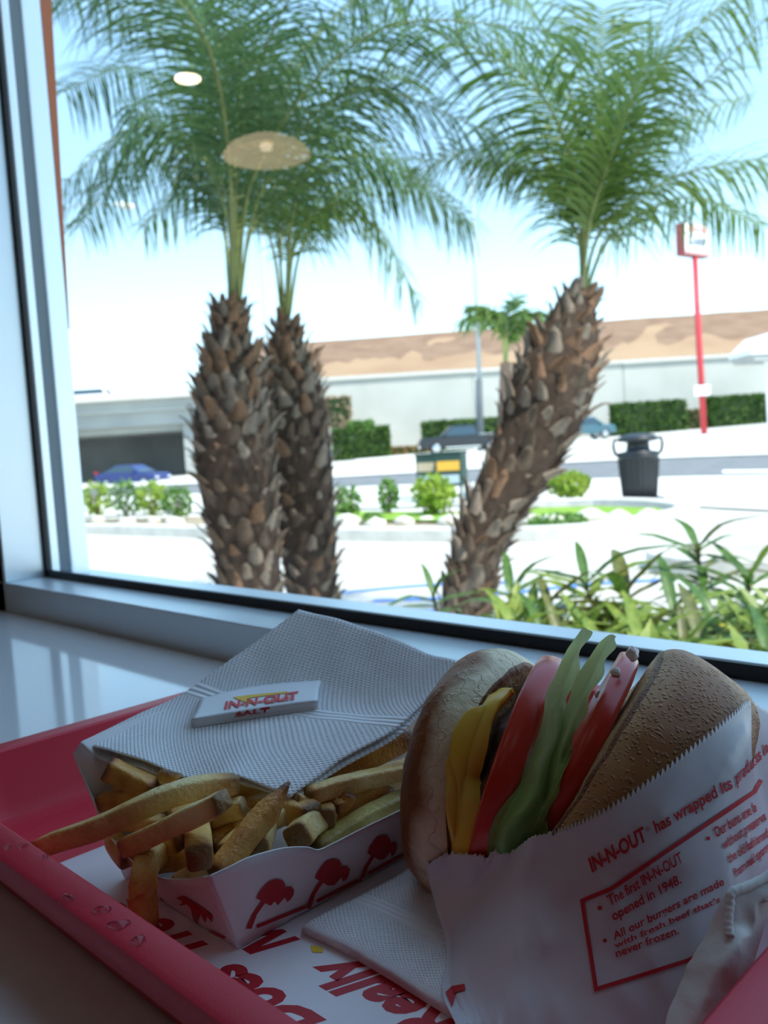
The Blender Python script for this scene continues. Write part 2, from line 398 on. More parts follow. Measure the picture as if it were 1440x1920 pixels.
# stones in the bed
def blob(name, c, r, m, parent=None, seed=0, sq=.65, sub=2):
    bm = bmesh.new(); bmesh.ops.create_icosphere(bm, subdivisions=sub, radius=1)
    vs = []
    for v in bm.verts:
        k = 1+.35*noise.noise(v.co*1.3+Vector((seed*3.1, 0, seed)))
        vs.append(Vector((c[0]+v.co.x*k*r, c[1]+v.co.y*k*r*.85, c[2]+v.co.z*k*r*sq)))
    fs = [[v.index for v in f.verts] for f in bm.faces]; bm.free()
    return mesh(name, vs, fs, m, parent, True)
rocks = [(655, 992, .20), (705, 994, .16), (760, 990, .15), (800, 985, .12), (845, 996, .20), (880, 988, .15), (1000, 992, .18), (1045, 999, .2), (1110, 990, .22), (1160, 985, .17), (1215, 982, .16), (185, 985, .16), (240, 990, .18), (290, 985, .15), (330, 992, .18), (205, 998, .12), (300, 1003, .14)]
rng = random.Random(3)
rl = ['at the lawn end', 'beside the trash can side of the lawn']
for i, (x, y, r) in enumerate(rocks):
    p = G(x, y); o = blob('boulder', (p.x, p.y, p.z+r*.45), r, M_rock, None, i)
    tag(o, 'pale sunlit boulder bordering the planting bed beyond the parking lot', 'rock', 'boulders edging the planting bed')
# ---- brick pier of the building, outside the left jamb
pier = MB(); b0, b1_, t0, t1 = Xp(117, 540, UL), Xp(119, 545, UL+.002), Xp(70, 0, UL), Xp(89, 0, UL)
def ext_(a, b, z): k = (z-a.z)/(b.z-a.z); return a.lerp(b, k)
zl, zh = .36, 2.3
lo, hi = ext_(b1_, t1, zl), ext_(b1_, t1, zh)
pier.v = [Vector((UL-.3, .541, zl)), Vector((UL-.001, .541, zl)), Vector((UL-.001, max(.5415, lo.y), zl)), Vector((UL-.3, max(.5415, lo.y), zl)),
          Vector((UL-.3, .541, zh)), Vector((UL-.001, .541, zh)), Vector((UL-.001, hi.y, zh)), Vector((UL-.3, hi.y, zh))]
pier.f = [[3, 2, 1, 0], [4, 5, 6, 7], [0, 1, 5, 4], [1, 2, 6, 5], [2, 3, 7, 6], [3, 0, 4, 7]]
tag(pier.build('wall_brick_pier', M_brick), kind='structure')
# ---- retaining wall, slope, overpass
def facewall(x0, D0, x1, D1, ztop0, ztop1, th, name, m, zb=-2.5, label=None):
    a = U(x0, 960, D0); b = U(x1, 960, D1); d = (b-a); d.z = 0; nrm = Vector((-d.y, d.x, 0)).normalized()*th
    o = MB(); o.v = [Vector((a.x, a.y, zb)), Vector((b.x, b.y, zb)), Vector((b.x, b.y, ztop1)), Vector((a.x, a.y, ztop0))]
    o.v += [v+nrm for v in o.v]; o.f = [[0, 1, 2, 3], [7, 6, 5, 4], [0, 4, 5, 1], [1, 5, 6, 2], [2, 6, 7, 3], [3, 7, 4, 0]]
    return o.build(name, m)
M_block = mat('retaining_wall_concrete', (.47, .47, .42), .9, .2, var=(.53, .53, .48), scale=.25)
WD = 82
rw = empty('retaining_wall', U(1100, 800, WD)); tag(rw, kind='structure')
xs = [482, 620, 900, 1180, 1460, 1740]
for a, b in zip(xs[:-1], xs[1:]):
    za_, zb_ = [.18+((835-(x-720)*.061)-(715-(x-620)*.0573))*WD/F for x in (a, b)]
    o = facewall(a, WD, b-1.2, WD, za_, zb_, .5, 'wall_panel', M_block); o.parent = rw; o.matrix_parent_inverse = rw.matrix_world.inverted() if False else Matrix.Translation(-rw.location)
    c_ = facewall(a, WD-.25, b-.2, WD-.25, za_+.3, zb_+.3, .9, 'coping', M_conc, zb=min(za_, zb_)); c_.parent = rw; c_.matrix_parent_inverse = Matrix.Translation(-rw.location)
M_hill = mat('dry_slope', (.40, .27, .165), 1, .1, var=(.34, .22, .135), scale=.12)
M_hill2 = mat('dry_brush', (.23, .145, .095), 1, .1, var=(.29, .19, .125), scale=.4)
vs, fs = [], []
nx = 60
for i in range(nx+1):
    x = 482+(1900-482)*i/nx; hor = 835-(x-720)*.061
    yw = 715-(x-620)*.0573; yt = 648-(x-550)*.0700
    for k, (D, f_) in enumerate(((WD+.4, 0), (WD+7, .30), (WD+14, .60), (WD+20, .86), (WD+24, 1.0), (WD+40, 1.02))):
        y = yw*(1-f_)+yt*f_; p = U(x, 960, D); p.z = .18+(hor-y)*D/F + noise.noise(Vector((i*.35, k*1.3, 0)))*.12*(k > 0)
        vs.append(p)
for i in range(nx):
    for k in range(5):
        a = i*6+k; fs.append([a, a+6, a+7, a+1])
tag(mesh('hill', vs, fs, M_hill, None, True), kind='structure')
# brush on the upper slope: an irregular band
vs, fs = [], []
for i in range(nx*2+1):
    x = 482+(1900-482)*i/(nx*2); hor = 835-(x-720)*.061
    yw = 715-(x-620)*.0573; yt = 648-(x-550)*.0700
    lo_f = .42+.16*noise.noise(Vector((i*.10, 3, 0)))+.07*noise.noise(Vector((i*.4, 9, 0)))
    for k in range(4):
        f_ = lo_f+(1.0-lo_f)*k/3; D = WD+24*f_-.6; y = yw*(1-f_)+yt*f_-(.5 if k else -1); p = U(x, 960, D); p.z = .18+(hor-y)*D/F; vs.append(p)
for i in range(nx*2):
    for k in range(3):
        a = i*4+k; fs.append([a, a+4, a+5, a+1])
tag(mesh('hillside_brush', vs, fs, M_hill2, None, True), 'brown dry brush covering the upper slope above the retaining wall', 'brush', kind='stuff')
# overpass to the left
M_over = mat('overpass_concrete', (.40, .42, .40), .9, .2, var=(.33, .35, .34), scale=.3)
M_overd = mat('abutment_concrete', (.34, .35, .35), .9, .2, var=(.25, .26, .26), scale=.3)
ov = empty('overpass', U(240, 850, 70)); tag(ov, 'concrete freeway overpass spanning the street at the left', 'overpass')
def obox(x0, D0, x1, D1, z0, z1, th, name, m):
    a = U(x0, 960, D0); b = U(x1, 960, D1); d = (b-a); d.z = 0; nrm = Vector((-d.y, d.x, 0)).normalized()*th
    o = MB(); o.v = [Vector((a.x, a.y, z0)), Vector((b.x, b.y, z0)), Vector((b.x, b.y, z1)), Vector((a.x, a.y, z1))]
    o.v += [v+nrm for v in o.v]; o.f = [[3, 2, 1, 0], [4, 5, 6, 7], [1, 5, 4, 0], [2, 6, 5, 1], [3, 7, 6, 2], [0, 4, 7, 3]]
    ob = o.build(name, m, ov); return ob
H = lambda x, y, D: .18+((835-(x-720)*.061)-y)*D/F
obox(-500, 66, 420, 66, H(240, 772, 66), H(240, 748, 66), .4, 'parapet', M_over)
obox(-500, 66.6, 420, 66.6, H(240, 800, 66), H(240, 772, 66), 16, 'deck', M_over)
obox(-500, 65.4, 420, 65.4, H(240, 752, 66), H(240, 745, 66), .9, 'rail', M_conc)
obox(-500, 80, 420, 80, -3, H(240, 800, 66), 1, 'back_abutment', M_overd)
obox(355, 67, 475, 67, -3, H(240, 800, 66), 12, 'end_abutment', M_over)
for gx in range(6):
    obox(-500, 67.5+gx*2.2, 420, 67.5+gx*2.2, H(240, 812, 66), H(240, 800, 66), .6, 'girder', M_over)
# ---- vehicles
M_tire = mat('tyre_rubber', (.012, .012, .013), .8); M_rim = mat('alloy', (.6, .62, .63), .25, metal=.9)
M_win = mat('car_window', (.04, .07, .09), .08, .8); M_tail = mat('tail_lamp', (.5, .02, .05), .3); M_head = mat('head_lamp', (.8, .8, .8), .1)
M_chrome = mat('chrome', (.75, .76, .78), .12, metal=1)
def vehicle(name, label, cat, loc, rz, L, W, Hh, body, roof, paint, wr, wx):
    """body, roof: side outlines as (x, z) pairs running nose to tail"""
    e = empty(name, loc, rz); tag(e, label, cat)
    T = wm(e)
    def side(outl, w0, w1=None, z0=None):
        o = MB(); n = len(outl)
        zt = max(z for _, z in outl); zb = min(z for _, z in outl)
        for s in (-1, 1):
            for x, z in outl:
                ww = w0 if w1 is None else w0+(w1-w0)*(z-zb)/(zt-zb)
                o.v.append(T @ Vector((x, s*ww/2, z)))
        o.f.append(list(range(n))); o.f.append(list(range(n, 2*n))[::-1])
        for k in range(n): o.f.append([k, (k+1) % n, n+(k+1) % n, n+k][::-1])
        return o
    bd = side(body, W).build('body', paint, e); mods(bd, bevel=.07, seg=3)
    rf = side(roof, W*.96, W*.76).build('cabin', paint, e); mods(rf, bevel=.05, seg=2)
    zb = min(z for _, z in roof); zt = max(z for _, z in roof)
    cx = sum(x for x, _ in roof)/len(roof)
    gl = [(cx+(x-cx)*.90, zb+.05+(z-zb)*.80) for x, z in roof]
    side(gl, W*.965, W*.80).build('side_window', M_win, e)
    ws = [(x*1.0 + (0.03 if x < cx else -.0), zb+.04+(z-zb)*.86) for x, z in roof]
    ws = [(cx+(x-cx)*1.01, z) for x, z in ws]
    side(ws, W*.82, W*.66).build('windscreen', M_win, e)
    for x in wx:
        for s in (-1, 1):
            M = T @ Matrix.Translation((x, s*(W/2-.09), wr)) @ Matrix.Rotation(math.pi/2, 4, 'X')
            wh = MB().lathe([(wr*.6, -.10), (wr*.95, -.10), (wr, -.07), (wr, .07), (wr*.95, .10), (wr*.6, .10)], 20, M).build('wheel', M_tire, e, True)
            MB().lathe([(.02, -.105), (wr*.62, -.105), (wr*.66, -.09), (wr*.66, .09), (wr*.62, .105), (.02, .105)], 16, M).build('hub', M_rim, wh, True)
    for s in (-1, 1):
        MB().box((-.04, -.14, -.07), (.04, .14, .07), T @ Matrix.Translation((L/2-.03, s*(W/2-.2), body[0][1]+.42*0+.72*Hh*.55/.8))).build('tail_lamp', M_tail, e)
        MB().box((-.04, -.16, -.06), (.04, .16, .06), T @ Matrix.Translation((-L/2+.05, s*(W/2-.24), .40*Hh))).build('head_lamp', M_head, e)
        MB().box((-.1, -.09, -.06), (.05, .09, .08), T @ Matrix.Translation((roof[0][0]+.35, s*(W/2+.06), zb+.1))).build('mirror', paint, e)
    return e
M_blackp = mat('black_car_paint', (.012, .016, .022), .2, .6); M_bluep = mat('blue_car_paint', (.02, .04, .17), .2, .6); M_teal = mat('teal_car_paint', (.05, .13, .17), .25, .6)
ang = math.atan2(RH.y, RH.x)
pos = GD(868, 56); pos.z = H(868, 849, 56)
pk = vehicle('pickup_truck', 'black crew pickup truck driving along the far lane of the street', 'truck', pos, ang, 5.7, 1.95, 1.85,
        [(-2.85, .42), (-2.85, .95), (-2.7, 1.08), (-1.35, 1.14), (-1.2, 1.14), (2.85, 1.14), (2.85, .5), (2.3, .42)], [(-1.55, 1.1), (-.75, 1.78), (.75, 1.80), (.95, 1.1)], M_blackp, .40, (-1.8, 1.75))
T = wm(pk)
o = MB(); o.box((1.0, -.9, 1.14), (2.83, -.84, 1.17), T); o.box((1.0, .84, 1.14), (2.83, .9, 1.17), T); o.build('bed_rail', M_chrome, pk)
MB().box((-1.2, -1.04, .36), (1.0, -.97, .44), T).build('side_step', M_chrome, pk)
MB().box((-2.95, -.9, .42), (-2.83, .9, .62), T).build('bumper', M_chrome, pk)
pos = GD(247, 54); pos.z = H(247, 913, 54)
vehicle('sedan', 'blue sedan driving out from under the overpass', 'car', pos, ang+math.pi-.35, 4.5, 1.8, 1.42,
        [(-2.2, .3), (-2.22, .66), (-2.05, .80), (-1.0, .92), (1.5, .96), (2.2, .88), (2.25, .4), (1.9, .3)], [(-1.1, .9), (-.35, 1.38), (.75, 1.40), (1.75, .92)], M_bluep, .32, (-1.38, 1.38))
pos = GD(1090, 63); pos.z = H(1090, 825, 63)
vehicle('suv', 'teal blue SUV in the street just right of the leaning palm', 'car', pos, ang+math.pi+.2, 4.6, 1.85, 1.70,
        [(-2.3, .4), (-2.3, .85), (-2.15, 1.0), (-1.2, 1.08), (2.25, 1.08), (2.3, .5), (2.0, .4)], [(-1.4, 1.05), (-.75, 1.64), (1.9, 1.64), (2.2, 1.05)], M_teal, .36, (-1.45, 1.4))
pos = U(155, 745, 68); pos.z = H(240, 752, 66)-.3
vehicle('van', 'white van roof passing on top of the overpass at the left', 'car', pos, ang, 4.8, 1.9, 1.4, [(-2.3, .4), (-2.3, .85), (-2.15, 1.0), (-1.2, 1.08), (2.25, 1.08), (2.3, .5), (2.0, .4)], [(-1.4, 1.05), (-.75, 1.5), (1.9, 1.5), (2.2, 1.05)], mat('white_car_paint', (.8, .8, .8), .3), .36, (-1.45, 1.4))
# ---- foliage clumps
def leafcloud(name, c, rx, ry, rz_, n, m, parent=None, ls=.12, seed=1, shape='ell', M=None):
    r = random.Random(seed); vs, fs = [], []
    for _ in range(n):
        while True:
            a = Vector((r.uniform(-1, 1), r.uniform(-1, 1), r.uniform(-1, 1)))
            if shape == 'box' or a.length <= 1: break
        if shape != 'box': a = a.normalized()*(.55+.45*r.random())
        else:
            k = r.randrange(3)
            if r.random() < .8: a[k] = math.copysign(.9+.12*r.random(), a[k])
        p = Vector((a.x*rx, a.y*ry, a.z*rz_))
        if M: p = M @ p
        p = p+Vector(c)
        d = Vector((r.gauss(0, 1), r.gauss(0, 1), r.gauss(0, 1)+.3)).normalized(); s = d.cross(Vector((r.gauss(0, 1), r.gauss(0, 1), r.gauss(0, 1)))).normalized()
        l = ls*r.uniform(.7, 1.3); b = len(vs)
        vs += [p-d*l*.5, p+s*l*.28, p+d*l*.6, p-s*l*.28]; fs.append([b, b+1, b+2, b+3])
    return mesh(name, vs, fs, m, parent)
M_hedge = mat('hedge_leaf', (.035, .085, .015), .6, .3, var=(.09, .17, .03), scale=3, trans=.25)
M_lime = mat('lime_leaf', (.22, .36, .04), .6, .3, var=(.40, .50, .08), scale=4, trans=.35)
M_green = mat('green_leaf', (.10, .22, .04), .55, .4, var=(.18, .32, .07), scale=4, trans=.35)
M_dryleaf = mat('dry_leaf', (.35, .18, .08), .8, .2, var=(.22, .20, .06), scale=3, trans=.2)
M_bark = mat('bark', (.10, .07, .05), .9, var=(.16, .11, .08), scale=12)
HM = Matrix.Rotation(math.atan2(RH.y, RH.x), 3, 'Z')
def hedge(label, x0, x1, yb, yt, D, m=M_hedge, deep=1.2, seed=1, n=2600, ls=.42, name='hedge', cat='hedge'):
    xc = (x0+x1)/2; p = U(xc, 800, D); zt, zb = H(xc, yt, D), H(xc, yb, D); p.z = (zt+zb)/2
    e = empty(name, (p.x, p.y, zb)); tag(e, label, cat)
    rx = (x1-x0)/2*D/F
    leafcloud('foliage', p, rx, deep, (zt-zb)/2, n, m, e, ls, seed, 'box', HM)
    core = MB().box((-rx*.93, -deep*.9, -(zt-zb)/2), (rx*.93, deep*.9, (zt-zb)/2*.9), Matrix.Translation(p) @ HM.to_4x4()).build('inner_branches', mat('hedge_core', (.02, .045, .01), .9), e)
    return e
hedge('long clipped dark hedge just right of the leaning palm', 1150, 1281, 812, 755, 77, seed=2)
hedge('clipped dark hedge behind and right of the red sign pole', 1326, 1475, 802, 741, 77, seed=3)
hedge('dark rounded hedge between the twin palms and the pickup', 624, 728, 868, 803, 72, seed=4)
hedge('dark hedge behind the black pickup cabin', 792, 880, 848, 790, 76, seed=5, n=1600)
hedge('green hedge behind the pickup bed beside the leaning palm', 880, 960, 835, 785, 77, seed=6, n=1400)
hedge('thin olive shrub between the two right hedges', 1281, 1322, 808, 770, 78, mat('olive_leaf', (.18, .17, .07), .7, trans=.3), seed=7, n=700, name='shrub', cat='shrub')
hedge('low rusty shrub left of the pickup', 730, 800, 860, 838, 73, M_dryleaf, seed=8, n=600, name='shrub', cat='shrub')
hedge('green shrub top rising over the hedge by the twin palms', 655, 700, 812, 790, 72, M_green, seed=9, n=400, name='shrub', cat='shrub')
hedge('dry tan shrub against the retaining wall beside the twin palms', 615, 660, 800, 745, 78, mat('tan_leaf', (.42, .32, .2), .8, trans=.3), seed=10, n=500, name='shrub', cat='shrub')
def shrub(label, x, y, D, wpx, hpx, m, seed, n=500, ls=.1, name='shrub', cat='shrub', group=None):
    b = G(x, y) if D is None else GD(x, D); D = b.dot(FW)-CAM.dot(FW)
    e = empty(name, b); tag(e, label, cat, group); rx = wpx/2*D/F; hh = hpx*D/F
    leafcloud('foliage', b+Vector((0, 0, hh*.6)), rx, rx, hh*.45, n, m, e, ls, seed)
    r = random.Random(seed)
    for k in range(5):
        t = b+Vector((r.uniform(-.5, .5)*rx, r.uniform(-.5, .5)*rx, hh*.7)); MB().tube([b, b.lerp(t, .5)+Vector((0, 0, .03)), t], [.022, .016, .008], 5).build('branch', M_bark, e)
    return e
shrub('lime green leafy bush in front of the newspaper boxes', 815, 975, None, 85, 82, M_lime, 21, 420, .12)
shrub('bushy green plant just right of the leaning palm', 1068, 945, None, 82, 62, M_lime, 22, 700, .10)
shrub('low green tuft at the left tip of the lawn', 1045, 1000, None, 120, 34, M_green, 23, 500, .09)
shrub('young slender green shrub second from the twin palms', 730, 972, None, 46, 72, M_green, 24, 200, .10)
shrub('green shrub right beside the twin palm trunks', 655, 985, None, 55, 75, M_green, 25, 240, .10)
shrub('short green sprout left of the lime bush', 700, 990, None, 40, 30, M_green, 26, 120, .08)
shrub('green plant seen through the gap of the twin palms', 505, 960, None, 40, 70, M_lime, 27, 220, .1)
for i, (x, wd, hp) in enumerate(((185, 62, 78), (240, 66, 84), (290, 60, 78), (335, 60, 70))):
    shrub(['leftmost leafy shrub of the row below the blue sedan', 'taller shrub of the row, directly below the blue sedan', 'third shrub of the row below the blue sedan', 'last shrub of the row, against the left palm trunk'][i], x, 982, None, wd, hp, M_green if i % 2 else M_lime, 30+i, 260, .11, group='shrubs in the row left of the palms')
# small palm in the distance
# ---- trash can
tcp = G(1200, 941); D = (tcp-CAM).dot(FW); k = D/F
M_can = mat('black_can_plastic', (.018, .022, .028), .45, .5, var=(.03, .035, .04), scale=30)
tcn = empty('trash_can', tcp); tag(tcn, 'black round trash can with domed hooded top standing on the sidewalk', 'trash can')
TM = Matrix.Translation(tcp) @ HM.to_4x4()
mods(MB().lathe([(44*k, 0), (46*k, 3*k), (44*k, 8*k), (0, 8*k)], 28, TM).build('base_plate', M_can, tcn), bevel=.004)
MB().lathe([(30*k, 7*k), (33*k, 40*k), (36*k, 82*k), (38*k, 84*k), (38*k, 90*k), (34*k, 91*k)], 28, TM).build('barrel', M_can, tcn, True)
for s in range(24):
    th = 2*math.pi*s/24; d = Vector((math.cos(th), math.sin(th), 0))
    MB().tube([TM @ (d*(31*k)+Vector((0, 0, 9*k))), TM @ (d*(37*k)+Vector((0, 0, 81*k)))], 1.0*k, 4).build('rib', M_can, tcn)
MB().lathe([(38*k, 90*k), (40*k, 93*k), (22*k, 96*k), (20*k, 112*k), (36*k, 114*k), (37*k, 119*k), (30*k, 125*k), (14*k, 128*k), (0, 128.5*k)], 28, TM).build('hood', M_can, tcn, True)
for s in (-1, 1):
    MB().tube([TM @ Vector((s*30*k, 0, 119*k)), TM @ Vector((s*44*k, 0, 118*k)), TM @ Vector((s*46*k, 0, 106*k)), TM @ Vector((s*43*k, 0, 92*k)), TM @ Vector((s*36*k, 0, 88*k))], 3.2*k, 8).build('hood_arm', M_can, tcn, True)
# shadow-casting sign post at the right stands out of frame in the photograph and is left out
# ---- newspaper boxes
M_box = mat('dark_green_box', (.02, .06, .045), .5); M_yel = mat('yellow_card', (.75, .42, .05), .6); M_pane = mat('box_window', (.45, .55, .60), .2)
def newsbox(label, x, y, wpx, hpx, card, cardcol):
    b = G(x, y); D = (b-CAM).dot(FW); k = D/F; e = empty('newspaper_box', b); tag(e, label, 'newspaper box')
    T = Matrix.Translation(b) @ HM.to_4x4() @ Matrix.Rotation(-.35, 4, 'Z'); w2 = wpx/2*k; h = hpx*k
    MB().box((-w2, -.2, h*.36), (w2, .2, h), T).build('cabinet', M_box, e)
    MB().box((-w2*.86, -.215, h*.66), (w2*.86, -.2, h*.84), T).build('card', cardcol, e)
    MB().box((-w2*.8, -.215, h*.42), (w2*.8, -.2, h*.58), T).build('window_pane', M_pane, e)
    for sx_ in (-1, 1):
        for sy in (-1, 1): MB().box((sx_*w2*.85-.02, sy*.16-.02, 0), (sx_*w2*.85+.02, sy*.16+.02, h*.36), T).build('leg', M_box, e)
    MB().box((-w2*1.04, -.22, h*.985), (w2*1.04, .22, h*1.02), T).build('lid', M_box, e)
newsbox('dark green newspaper box with a bright yellow card', 850, 946, 50, 98, 1, M_yel)
newsbox('dark newspaper box left of the yellow carded one', 808, 944, 38, 92, 1, mat('tan_card', (.5, .42, .28), .6))
# ---- poles
M_pole = mat('galvanised_pole', (.42, .46, .48), .5); M_redpole = mat('red_pole_paint', (.55, .04, .05), .45); M_dark = mat('dark_base', (.10, .12, .13), .7)
def V2(x, y, D): return U(x, y, D)
a = V2(899, 772, 60); b = V2(885, 330, 60); e = empty('light_pole', a); tag(e, 'tall grey light pole standing left of the leaning palm', 'pole')
MB().tube([V2(899, 712, 60), b], [.16, .09], 10).build('pole', M_pole, e, True); MB().tube([V2(903, 862, 60), V2(899, 765, 60), V2(898, 712, 60)], [.26, .25, .24], 10).build('base', M_dark, e, True)
a = V2(503, 700, 58); e = empty('light_pole', a); tag(e, 'thin grey pole rising between the twin palm trunks', 'pole')
MB().tube([V2(510, 880, 58), V2(492, 430, 58)], [.18, .10], 10).build('pole', M_pole, e, True); MB().lathe([(.0, 0), (.22, 0), (.24, .2), (.0, .25)], 10, Matrix.Translation(V2(510, 880, 58))).build('base', M_dark, e)
e = empty('street_lamp', V2(128, 760, 55)); tag(e, 'street lamp with a long arm and pale lamp head over the overpass', 'street lamp')
MB().tube([V2(146, 915, 55), V2(108, 395, 55)], [.14, .08], 8).build('pole', M_pole, e, True)
MB().tube([V2(108, 395, 55), V2(150, 384, 55), V2(215, 383, 55)], [.05, .045, .04], 6).build('arm', M_pole, e, True)
MB().tube([V2(213, 383, 55), V2(226, 384, 55), V2(240, 386, 55), V2(254, 388, 55)], [.08, .22, .24, .08], 8).build('lamp_head', mat('lamp_head', (.85, .85, .8), .4), e, True)
# sign on its red pole
DS = 48; e = empty('pole_sign', V2(1321, 822, DS)); tag(e, 'red pole carrying a white and red box sign with dark blue lettering', 'sign')
MB().tube([V2(1321, 824, DS), V2(1311, 650, DS), V2(1303, 482, DS)], [.17, .17, .15], 10).build('pole', M_redpole, e, True)
sc_ = V2(1299, 452, DS)
st = Matrix.Translation(sc_) @ HM.to_4x4() @ Matrix.Rotation(.62, 4, 'Z')
ks = DS/F
# horizontal frame of the box is turned so that its left end shows
w2, h2, t2 = 39*ks, 29*ks, 9*ks
MB().box((-w2, -t2, -h2), (w2, t2, h2), st).build('sign_cabinet', mat('sign_cabinet', (.30, .05, .05), .5), e)
M_white = mat('sign_white', (.85, .85, .85), .5)
fc = MB().box((-w2*.97, -t2-.03, -h2*.93), (w2*.97, -t2-.001, h2*.93), st).build('sign_face', M_white, e)
MB().box((-w2*.75, -t2-.05, h2*.48), (w2*.75, -t2-.031, h2*.80), st).build('red_band', mat('faded_red', (.75, .35, .33), .5), fc)
MB().box((-w2*.95, -t2-.05, -h2*.9), (w2*.95, -t2-.031, -h2*.76), st).build('red_band', mat('faded_red', (.75, .35, .33), .5), fc)
def textmesh(s, size=1, shear=0, bold=0, align='LEFT', space=1):
    cu = bpy.data.curves.new('t', 'FONT'); cu.body = s; cu.size = size; cu.shear = shear; cu.offset = bold; cu.align_x = align; cu.space_character = space; cu.resolution_u = 3
    o = bpy.data.objects.new('t', cu); C.objects.link(o); dg = bpy.context.evaluated_depsgraph_get()
    me = bpy.data.meshes.new_from_object(o.evaluated_get(dg)); vs = [v.co.copy() for v in me.vertices]; fs = [list(p.vertices) for p in me.polygons]
    bpy.data.objects.remove(o); bpy.data.meshes.remove(me); bpy.data.curves.remove(cu); return vs, fs
vs, fs = textmesh('Coulter', 1.0, .2, .01, 'CENTER')
mesh('lettering', [st @ Vector((v.x*.50, -t2-.06, v.y*.8-.30)) for v in vs], fs, mat('navy_lettering', (.03, .10, .16), .5), fc)
MB().box((-.42, -.05, -.28), (.42, .05, .28), Matrix.Translation(V2(1316.5, 732, DS-.3)) @ HM.to_4x4()).build('small_plate', M_white, e)
# canopy at the right edge
e = empty('canopy', V2(1480, 800, 46)); tag(e, 'white rounded canopy roof at the right edge before the hill', 'canopy')
cp = [V2(1408, 664, 46), V2(1412, 654, 46), V2(1425, 640, 46), V2(1442, 624, 46), V2(1620, 610, 46), V2(1620, 655, 46)]
MB().prism(cp, FH*3).build('roof', mat('white_canopy', (.85, .85, .85), .6), e)
MB().prism([V2(1410, 664, 46.1), V2(1620, 655, 46.1), V2(1620, 668, 46.1), V2(1416, 676, 46.1)], FH*2.8).build('fascia', M_over, e)
for xx in (1437, 1600): MB().tube([V2(xx, 670, 47), V2(xx+8, 822, 47)], .14, 8).build('post', M_white, e)
# curb island at right
# ---- palms
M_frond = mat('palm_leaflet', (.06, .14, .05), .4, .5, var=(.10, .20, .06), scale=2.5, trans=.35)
M_frondl = mat('pale_palm_leaflet', (.10, .20, .04), .45, .5, var=(.17, .27, .06), scale=2.5, trans=.40)  # lighter, yellower leaflet green than the left palm's
M_rachis = mat('palm_rachis', (.20, .25, .07), .6, var=(.30, .33, .12), scale=5)
M_boots = [mat('palm_boot_brown', (.11, .08, .06), .9, .1, var=(.20, .15, .11), scale=11), mat('palm_boot_grey', (.17, .14, .115), .9, .1, var=(.33, .27, .21), scale=11), mat('palm_boot_rust', (.17, .095, .06), .9, .1, var=(.30, .19, .12), scale=11)]
M_trunk = mat('palm_trunk', (.055, .038, .028), .95, .1, var=(.09, .065, .05), scale=20)
def frond(pts, parent, m, nl=60, ll=.34, start=.30, droop=.5, seed=0, wid=.0115, rr=.011):
    r = random.Random(seed); vs, fs = [], []; nseg = 16
    cen = [spl(pts, i/nseg) for i in range(nseg+1)]
    f = MB().tube(cen, [rr*(1-.85*i/nseg) for i in range(nseg+1)], 5).build('frond', M_rachis, parent, True)
    for i in range(nl+14):
        t = start+(1-start)*i/(nl+13); p = spl(pts, t); tg = (spl(pts, min(1, t+.02))-spl(pts, max(0, t-.02))).normalized()
        side = tg.cross(Vector((0, 0, 1)))
        side = side.normalized() if side.length > .15 else tg.cross(FH).normalized()
        nrm = side.cross(tg).normalized()
        L = 1.22*ll*(.55+.45*math.sin(math.pi*min(1, (t-start)/(1-start)*.85+.12)))*r.uniform(.85, 1.12)
        for s in (-1, 1):
            d = (side*s*r.uniform(.75, 1.0)+tg*r.uniform(.45, .8)+nrm*r.uniform(-.35, .5)).normalized()
            g = droop*r.uniform(.7, 1.3); q = p; pr = []
            n = 4
            for k in range(n+1):
                pr.append(q); dd = (d+Vector((0, 0, -1))*g*(k+.5)/n*1.6).normalized(); q = q+dd*L/n
            b = len(vs); wv = (pr[1]-pr[0]).cross(nrm).normalized()
            for k, q in enumerate(pr):
                ww = wid*(.55, 1, .9, .6, .06)[k]*.5; wv2 = wv*ww+nrm*ww*.5*(1 if r.random() < .5 else -1)*0
                vs += [q-wv2, q+wv2]
            for k in range(n): fs.append([b+2*k, b+2*k+1, b+2*k+3, b+2*k+2])
    mesh('leaflets', vs, fs, m, f); return f
boot_me = []
for k in range(6):
    r = random.Random(k); L = 1.0; vs, fs = [], []
    prof = [(0, .5, 0), (.3, .46, .10), (.65, .34, .26), (.9, .20+.1*r.random(), .42), (1.0+.15*r.random(), .05, .60+.25*r.random())]
    for (l, wd, out) in prof:
        sk = r.uniform(-.08, .08)
        vs += [Vector((-wd+sk, l, out)), Vector((sk, l, out+.14*(1-l*.6))), Vector((wd+sk, l, out)), Vector((sk, l, out-.10))]
    n = len(prof)
    for i in range(n-1):
        for j in range(4): a = i*4+j; b2 = i*4+(j+1) % 4; fs.append([a, b2, b2+4, a+4])
    fs.append([n*4-4, n*4-3, n*4-2, n*4-1])
    for j in range(3):
        me = bpy.data.meshes.new('leaf_base'); me.from_pydata(vs, [], fs); me.materials.append(M_boots[j]); me.polygons.foreach_set('use_smooth', [True]*len(fs)); boot_me.append((j, me))
